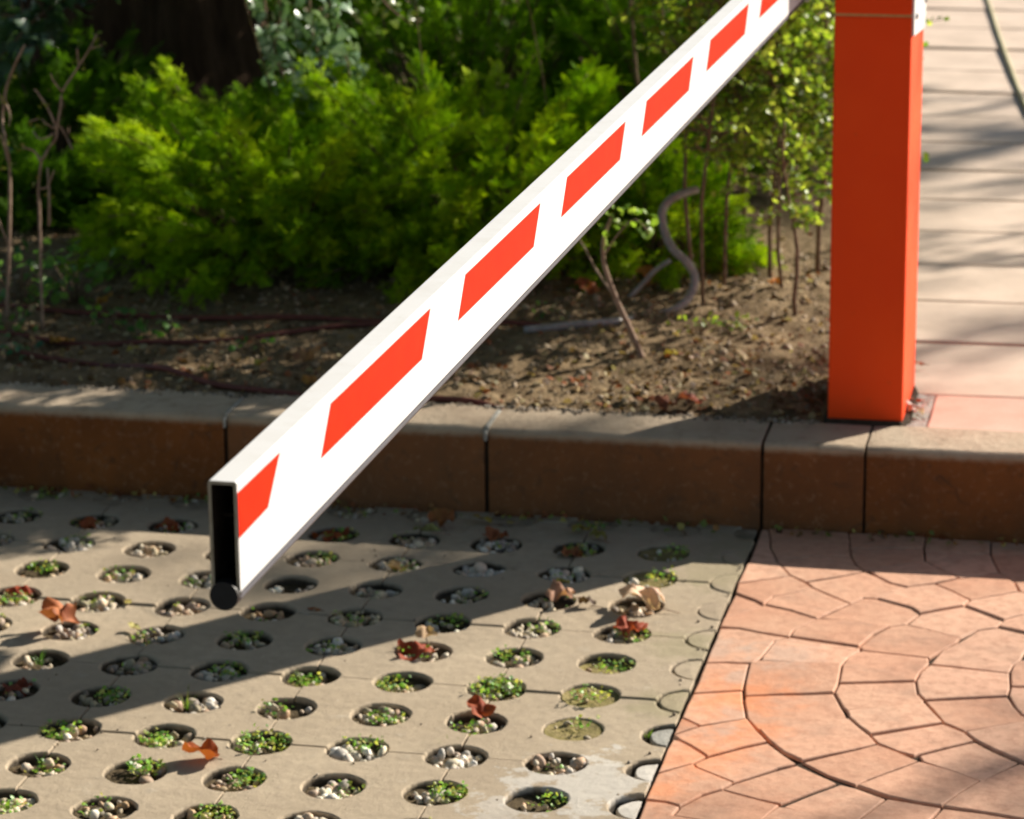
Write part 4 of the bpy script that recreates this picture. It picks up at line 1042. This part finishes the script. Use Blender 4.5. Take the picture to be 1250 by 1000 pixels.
M['hose_grey'].node_tree.nodes['Principled BSDF'].inputs['Roughness'].default_value = .4
hose('hose', [gh(640, 408), gh(700, 404), gh(750, 398)] + [at(x, y, Yl+dy) for x, y, dy in ((790, 388, -.02), (825, 377, 0), (843, 360, .03), (848, 338, .05), (838, 320, .05), (822, 305, .06), (812, 285, .08), (808, 262, .10), (815, 247, .12), (832, 237, .14), (850, 232, .18))], .0095, M['hose_grey'], 'grey dusty hose rising in an S shaped loop beside the hedge stems')
hose('hose', [at(x, y, Yl+.12) for x, y in ((818, 318), (800, 330), (786, 345), (770, 362), (752, 378))], .006, M['hose_grey'], 'short grey hose end branching off the looped hose')
P = smooth_path([gp(1180, -60, KH+.01), gp(1205, 0, KH+.004), gp(1218, 40, KH+.004), gp(1234, 85, KH+.004), gp(1252, 130, KH+.004), gp(1285, 190, KH+.004)], 8)
tag(link('cable', tube_mesh([(P, .0075)], 8), None, M['cable']), 'olive cable lying across the pale walkway at the top right', 'cable')

# ------------------------------------------------------------------ big trunk with ivy, dark hedge behind
tr = empty('tree', (-2.93, 8.75, .17)); tag(tr, 'thick dark brown tree trunk in deep shade at the top left behind the juniper', 'tree')
bm_v, bm_f = [], []; ns, nh = 64, 60
for j in range(nh+1):
    z = -.05+3.4*j/nh; r0 = .34-.03*z+.12*math.exp(-z*5)
    for k in range(ns):
        a = 2*math.pi*k/ns; rr = r0*(1+.09*noise.noise(Vector((math.cos(a)*2.2, math.sin(a)*2.2, z*.7)))) + .022*abs(noise.noise(Vector((math.cos(a)*11, math.sin(a)*11, z*1.6))))
        bm_v.append((rr*math.cos(a), rr*math.sin(a), z))
for j in range(nh):
    for k in range(ns): k2 = (k+1) % ns; bm_f.append((j*ns+k, j*ns+k2, (j+1)*ns+k2, (j+1)*ns+k))
link('trunk', mesh_py('trunk', bm_v, bm_f, True), tr, M['bark'])
limbs = []
for k in range(7):
    a = k*.9+.3; limbs.append((smooth_path([(0, 0, 3.0), (math.cos(a)*.5, math.sin(a)*.5, 3.6), (math.cos(a)*1.2, math.sin(a)*1.2, 4.3), (math.cos(a)*1.7, math.sin(a)*1.7, 5.0)], 4), list(np.linspace(.12, .03, 13))))
link('limbs', tube_mesh(limbs, 8), tr, M['bark'])
n = 4500; A = rng.normal(0, 1, (n, 3)); A /= np.linalg.norm(A, axis=1, keepdims=True); Pc = A*rng.uniform(.55, 1, (n, 1))*np.array([2.0, 2.0, 1.1])+np.array([0, 0, 4.8])
broad_leaves('crown', tr, Pc, A+rng.normal(0, .6, (n, 3)), rng.uniform(.07, .12, n), [(.05, .10, .02), (.07, .13, .025)], M['leaf'])
# ivy template (three-lobed)
ivt = np.array([(0, 0, 0), (.45, .05, -.05), (.42, .38, .0), (.28, .55, .02), (0, 1.05, -.1), (-.28, .55, .02), (-.42, .38, .0), (-.45, .05, -.05), (0, .4, .1)])
ivf3 = np.array([(0, 1, 8), (1, 2, 8), (2, 3, 8), (3, 4, 8), (4, 5, 8), (5, 6, 8), (6, 7, 8), (7, 0, 8)])
def ivy(strands, label, nl, s, pal, mat='ivy', facing=(.35, -.6, .6), group='ivy'):
    root = empty('ivy', strands[0][0]); tag(root, label, 'ivy', group); b = Vector(strands[0][0]); Pp, Dd = [], []; paths = []
    for st in strands:
        sm = smooth_path([Vector(p)-b for p in st], 8); paths.append((sm, .003))
        for k in range(nl):
            p = sm[rng.integers(len(sm))]; Pp.append(np.array(p)+rng.normal(0, .022, 3)); Dd.append(rng.normal(0, .6, 3)+np.array([0, -.2, -.5]))
    n = len(Pp); Dd = np.array(Dd)
    broad_leaves('leaves', root, np.array(Pp), Dd, rng.uniform(s*.7, s*1.25, n), pal, M[mat], tpl=(ivt, ivf3), roll=1.0)
    link('vines', tube_mesh(paths, 5), root, M['stem'])
IV_GLINT = [(.20, .32, .18), (.28, .40, .26), (.14, .26, .12)]  # pale leaf colours, white sun glints painted in
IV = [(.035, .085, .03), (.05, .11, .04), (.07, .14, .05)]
Yi = 7.3
def ai(x, y, dy=0): return at(x, y, Yi+dy)
ivy([[ai(318, -60), ai(322, -10), ai(328, 45), ai(345, 90), ai(360, 120)], [ai(338, -50), ai(342, 20), ai(335, 60), ai(350, 105)]], 'glossy ivy strand hanging left of the juniper top', 60, .032, IV_GLINT)
ivy([[ai(395, -60, .05), ai(402, 0), ai(412, 30), ai(422, 70), ai(428, 100)], [ai(375, -50), ai(380, 30), ai(392, 80), ai(400, 120)]], 'glossy ivy strand paled to imitate sun shine above the juniper', 80, .032, IV_GLINT)
ivy([[ai(450, -60, -.1), ai(462, -10, -.1), ai(478, 12, -.1), ai(500, 28, -.1)]], 'thin yellow green vine tip hanging at the top centre left', 32, .022, [(.2, .28, .05), (.26, .34, .08), (.12, .2, .05)])
trunk_iv = []
for k in range(5):
    a = R_(200+22*k); r = .44; trunk_iv.append([Vector((-2.93+r*math.cos(a), 8.75+r*math.sin(a), .2+.35*q+0)) + Vector((.05*math.sin(q*2+k), 0, 0)) for q in range(7)])
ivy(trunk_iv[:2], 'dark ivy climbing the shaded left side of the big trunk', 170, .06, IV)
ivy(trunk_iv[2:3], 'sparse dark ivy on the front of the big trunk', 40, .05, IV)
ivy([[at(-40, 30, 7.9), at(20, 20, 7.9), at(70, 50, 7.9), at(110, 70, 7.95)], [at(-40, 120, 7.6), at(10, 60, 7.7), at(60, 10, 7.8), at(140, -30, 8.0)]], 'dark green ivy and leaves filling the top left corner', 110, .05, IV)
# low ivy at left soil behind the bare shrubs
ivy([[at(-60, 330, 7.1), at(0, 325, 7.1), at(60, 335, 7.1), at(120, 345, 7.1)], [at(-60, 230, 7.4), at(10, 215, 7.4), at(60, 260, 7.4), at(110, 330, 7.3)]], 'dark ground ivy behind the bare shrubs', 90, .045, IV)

def hedge(x0, x1, y0, y1, h, label, n, s, pal):
    cx, cy = (x0+x1)/2, (y0+y1)/2; root = empty('hedge', (cx, cy, .15)); tag(root, label, 'hedge')
    P = np.stack([rng.uniform(x0-cx, x1-cx, n), rng.uniform(y0-cy, y1-cy, n), rng.uniform(0, h, n)], 1)
    ph = np.array([noise.noise(Vector((p[0]*3, p[2]*3, 1))) for p in P]); P[:, 1] += ph*.12
    D = rng.normal(0, 1, (n, 3)); broad_leaves('foliage', root, P, D, rng.uniform(s*.7, s*1.3, n), pal, M['leaf'])
    paths = []
    for k in range(int((x1-x0)/.25)):
        x = x0-cx+.12+.25*k; paths.append(([(x, 0, -.05), (x+.03, .02, h*.5), (x, 0, h*.9)], [.02, .014, .006]))
    link('stems', tube_mesh(paths, 6), root, M['stem'])
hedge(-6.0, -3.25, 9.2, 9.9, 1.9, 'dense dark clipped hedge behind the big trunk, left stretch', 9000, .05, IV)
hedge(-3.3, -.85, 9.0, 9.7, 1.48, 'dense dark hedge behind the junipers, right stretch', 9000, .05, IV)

# trees beyond the walkway, right of the picture: their twigs draw the soft stripes on the slabs
def shade_tree(x, y, label, h, n, rad, lo=.45, ls=(.03, .06)):
    root = empty('street_tree', (x, y, .15)); tag(root, label, 'tree', 'young trees along the walkway')
    paths = [(smooth_path([(0, 0, -.1), (.03, .02, h*.35), (-.02, 0, h*.7), (0, 0, h)], 5), list(np.linspace(.05, .02, 16)))]; Pp = []
    for k in range(34):
        a = rng.uniform(0, 6.28); z = h*rng.uniform(lo, 1); L = rad*rng.uniform(.5, 1.1)
        p0 = Vector((0, 0, z)); p2 = p0+Vector((math.cos(a)*L, math.sin(a)*L, L*rng.uniform(.05, .5))); p1 = (p0+p2)/2+Vector((0, 0, .05))
        sm = smooth_path([p0, p1, p2], 5); paths.append((sm, list(np.linspace(.014, .004, len(sm)))))
        for q in range(n//34): t = rng.random(); c = sm[min(len(sm)-1, int(t*len(sm)))]; Pp.append(np.array(c)+rng.normal(0, .05, 3))
    link('branches', tube_mesh(paths, 6), root, M['stem'])
    broad_leaves('crown', root, np.array(Pp), rng.normal(0, 1, (len(Pp), 3)), rng.uniform(*ls, len(Pp)), [(.12, .2, .03), (.18, .26, .04)], M['leaf'])
shade_tree(3.3, 11.4, 'young street tree beyond the walkway, nearer one', 2.9, 900, .75)
shade_tree(4.2, 14.0, 'young street tree beyond the walkway, farther one', 3.4, 900, .85)

# unseen tree added overhead, its crown blocks sky light to deepen the shade
pt = empty('sky_blocking_tree', (-6.2, 1.0, -.2)); tag(pt, 'large unseen tree added to block sky light over the paved area', 'tree')
link('trunk', tube_mesh([([(0, 0, -.1), (.05, 0, .6), (.1, .05, 2.0), (.3, .1, 3.4), (.6, .1, 4.6)], [.42, .33, .28, .25, .2])], 18), pt, M['bark'])
limbs = []
for k in range(9):
    a = k*.75-2.4; L = 6.5 if abs(a) < 1.3 else 3
    limbs.append((smooth_path([(.3, .1, 3.2), (math.cos(a)*L*.3, math.sin(a)*L*.3, 4.2), (math.cos(a)*L*.65, math.sin(a)*L*.65, 4.9), (math.cos(a)*L, math.sin(a)*L, 5.3)], 5), list(np.linspace(.14, .03, 16))))
link('limbs', tube_mesh(limbs, 8), pt, M['bark'])
n = 15000; P = np.stack([rng.uniform(-8.5, 2.2, n)+6.2, rng.uniform(-7, 7.6, n)-1.0, rng.uniform(4.1, 6.4, n)], 1)
dd = ((P[:, 0]-3.1)/5.6)**2+((P[:, 1]-0)/7.4)**2; P = P[dd < 1.0+.25*np.sin(P[:, 0]*1.3)*np.cos(P[:, 1]*1.1)]; n = len(P)
o = scatter('crown', ivt*np.array([1, 1, 1]), ivf3, place(rotmats(rng.normal(0, 1, (n, 3))*[1, 1, .4], rng.normal(0, .7, n)), rng.uniform(.14, .22, n), P), pick([(.05, .10, .02), (.07, .13, .025)], n), M['ivy'], pt); o['kind'] = 'stuff'

shade_tree(6.2, 16.3, 'tall street tree far beyond the walkway, left one of three', 6.6, 620, 1.1, .66, (.06, .11))
shade_tree(6.5, 14.5, 'slim street tree far beyond the walkway, middle one of three', 6.4, 190, .45, .72, (.06, .10))
shade_tree(6.9, 12.75, 'slim street tree far beyond the walkway, right one of three', 6.2, 110, .55, .72, (.06, .10))
# drift of small leaf scraps caught along the kerb foot
n = 260; X = np.where(rng.random(n) < .75, rng.uniform(-2.6, -.8, n), rng.uniform(-.75, -.2, n)); Y = KY0-.006-np.abs(rng.normal(0, .018, n))
P = np.stack([X, Y, rng.uniform(.001, .010, n)], 1); D = rng.normal(0, 1, (n, 3)); D[:, 2] *= .3
o = scatter('leaf_scraps', lv, lf_, place(rotmats(D, rng.normal(0, .7, n)), rng.uniform(.006, .017, n), P), pick([(.40, .20, .07), (.30, .10, .04), (.50, .42, .12), (.22, .28, .07), (.20, .11, .05)], n, .25), M['dry'], smooth=True)
tag(o, 'small dry leaf scraps caught along the foot of the kerb', 'leaf litter', kind='stuff')
